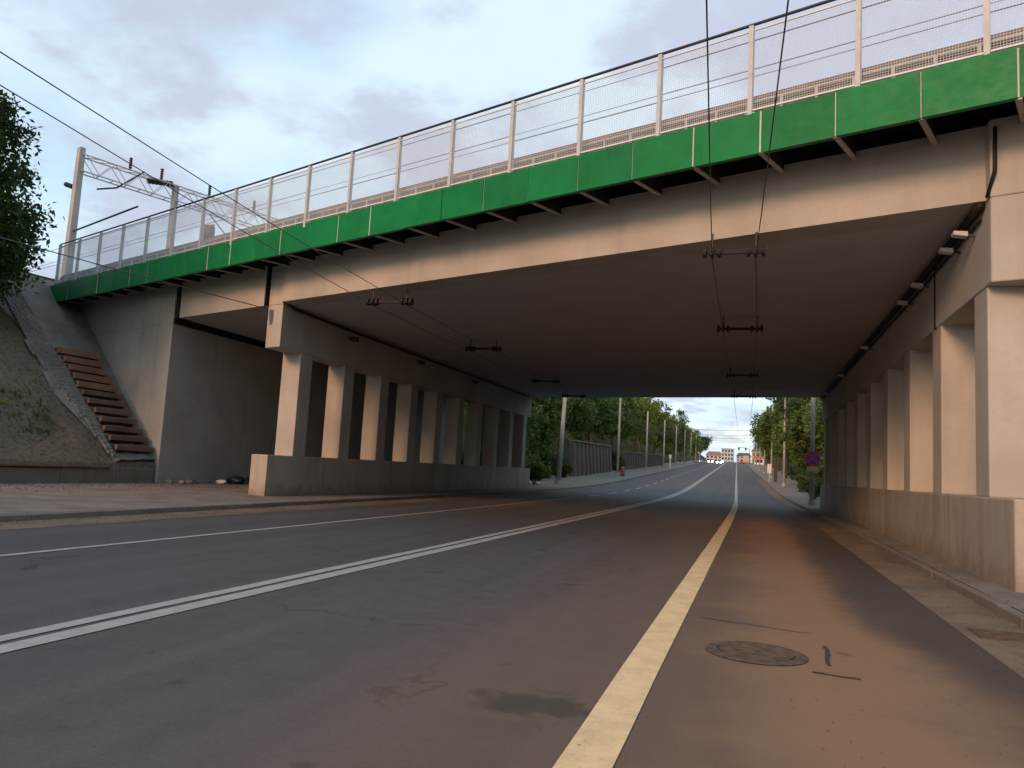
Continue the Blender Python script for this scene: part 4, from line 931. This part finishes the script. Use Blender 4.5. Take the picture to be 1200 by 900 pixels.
# cream delivery truck, kiosk, buildings, traffic light
p = rd(3.4, 366); tk = thing('delivery_truck', p, 'cream box truck parked at the right near the crest', 'truck')
mb = MB(); mb.box((p.x-1.25, p.y-3, p.z+.7), (p.x+1.25, p.y+3, p.z+3.6)); mb.build('box_body', 'cream', tk, bevel=.06)
mb = MB(); mb.box((p.x-1.1, p.y+3.1, p.z+.6), (p.x+1.1, p.y+5, p.z+2.7)); mb.build('cab', 'orange', tk, bevel=.12)
mb = MB(); mb.box((p.x-1.26, p.y-3.02, p.z+.55), (p.x+1.26, p.y-2.9, p.z+1.0)); mb.build('bumper', 'orange', tk)
for a in (-1.05, 1.05):
    for b_ in (-1.8, 3.9): mb = MB(); mb.disc((p.x+a, p.y+b_, p.z+.48), (1, 0, 0), .48, .28, 16); mb.build('wheel', 'tyre', tk)
    mb = MB(); mb.box((p.x+a-.12, p.y-3.05, p.z+.72), (p.x+a+.12, p.y-3.0, p.z+.9)); mb.build('tail_light', 'tail', tk)
p = rd(8.2, 345); ks = thing('kiosk', p, 'small orange and white kiosk under the trees right of the crest', 'kiosk')
mb = MB(); mb.box((p.x-2, p.y-1.5, p.z), (p.x+2, p.y+1.5, p.z+2.6)); mb.build('wall', 'white', ks); mb = MB(); mb.box((p.x-2.3, p.y-1.9, p.z+2.6), (p.x+2.3, p.y+1.9, p.z+3.5)); mb.build('roof', 'orange', ks)
mb = MB(); mb.box((p.x-1.5, p.y-1.56, p.z+1), (p.x+1.5, p.y-1.5, p.z+2.2)); mb.build('window', 'window', ks)
def building(cx, cy, w_, d_, h, mat, roof, label, cols, rows):
    z = zr(cy); t_ = thing('building', (cx, cy, z), label, 'building')
    mb = MB(); mb.box((cx-w_/2, cy-d_/2, z-1), (cx+w_/2, cy+d_/2, z+h)); mb.build('wall', mat, t_)
    mb = MB(); mb.hexa([(cx-w_/2-.4, cy-d_/2-.4, z+h), (cx+w_/2+.4, cy-d_/2-.4, z+h), (cx+w_/2+.4, cy+d_/2+.4, z+h), (cx-w_/2-.4, cy+d_/2+.4, z+h), (cx-w_/2+1.5, cy-.5, z+h+roof), (cx+w_/2-1.5, cy-.5, z+h+roof), (cx+w_/2-1.5, cy+.5, z+h+roof), (cx-w_/2+1.5, cy+.5, z+h+roof)]); mb.build('roof', 'roofred' if roof > 3.2 else 'retaining', t_)
    for i in range(cols):
        for j in range(rows):
            x = cx-w_/2+w_*(i+.5)/cols; zz_ = z+h*(j+.5)/rows; mb = MB(); mb.box((x-w_/cols*.28, cy-d_/2-.06, zz_-h/rows*.28), (x+w_/cols*.28, cy-d_/2+.1, zz_+h/rows*.28)); mb.build('window', 'window', t_)
building(-19, 620, 9, 12, 12, 'paleblue', .4, 'pale blue block closing the view at the end of the road', 4, 4)
building(-32, 680, 13, 12, 8, 'paleblue', 3.5, 'grey house with red roof left of the pale block', 4, 3)
building(-8, 700, 12, 12, 9, 'paleblue', 3, 'grey house with red roof right of the pale block', 4, 4)
building(4, 520, 10, 10, 8, 'cream', 3, 'low cream house behind the right hand trees at the road end', 4, 2)
p = rd(3.9, 318, .12); tl = thing('traffic_light', p, 'traffic light showing green over the road near the crest', 'traffic light')
mb = MB(); mb.tube([p, p+Vector((0, 0, 6.3)), p+Vector((-1, 0, 6.6)), p+Vector((-4.2, 0, 6.7))], .09, 8); mb.build('mast_arm', 'steel_dark', tl)
for a in (-4.0, -1.4):
    e = p+Vector((a, -.15, 5.3)); mb = MB(); mb.box((e.x-.35, e.y-.12, e.z), (e.x+.35, e.y+.12, e.z+1.4)); hd = mb.build('signal_head', 'steel_dark', tl, bevel=.04)
    mb = MB(); mb.disc((e.x, e.y-.14, e.z+.28), (0, 1, 0), .22, .06, 14); mb.build('green_lens', 'green_lamp', hd)
    for k_ in (1, 2): mb = MB(); mb.disc((e.x, e.y-.14, e.z+.28+.42*k_), (0, 1, 0), .18, .06, 14); mb.build('dark_lens', 'black', hd)

# ------------------------------------------------------------------ loose grit and litter along kerbs and walls
mb = MB()
def grit(x, y, z, r):
    k = len(mb.v); a = random.uniform(0, 6.28)
    for j in range(3): mb.v.append((x+r*math.cos(a+2.1*j)*random.uniform(.6, 1.2), y+r*math.sin(a+2.1*j)*random.uniform(.6, 1.2), z-.004))
    mb.v.append((x, y, z+r*random.uniform(.4, .9))); mb.f.extend([(k, k+1, k+3), (k+1, k+2, k+3), (k+2, k, k+3)])
for i in range(2600):
    y = 4+46*random.random()**1.6; grit(KR-abs(random.gauss(0, .3))-.01, y, .003, random.uniform(.004, .018))
for i in range(900):
    y = 5+40*random.random(); grit(3.33+abs(random.gauss(0, .15)), y, KH+.004, random.uniform(.005, .02))
for i in range(1600):
    y = 8+42*random.random(); grit(KL+abs(random.gauss(0, .4))+.01, y, .003, random.uniform(.008, .03))
for i in range(1500):
    x = -22.2+abs(random.gauss(0, 1.6)); y = random.uniform(10, 34); grit(x, y, .2-.08*(x+22.5)/8.6+.003, random.uniform(.01, .05))
for i in range(700):
    grit(random.uniform(-1.5, 2.3), 3.5+30*random.random()**2, 0, random.uniform(.003, .009))
for i in range(2600):
    x = random.uniform(-29.5, -22.6); y = random.uniform(12, 22.6); grit(x, y, terrain(x, y)+.004, abs(random.gauss(0, .03))+.012)
o = mb.build('grit', 'grit', recalc=False); setp(o, 'loose grit and small stones along the kerbs and walls', 'grit', None, 'stuff')
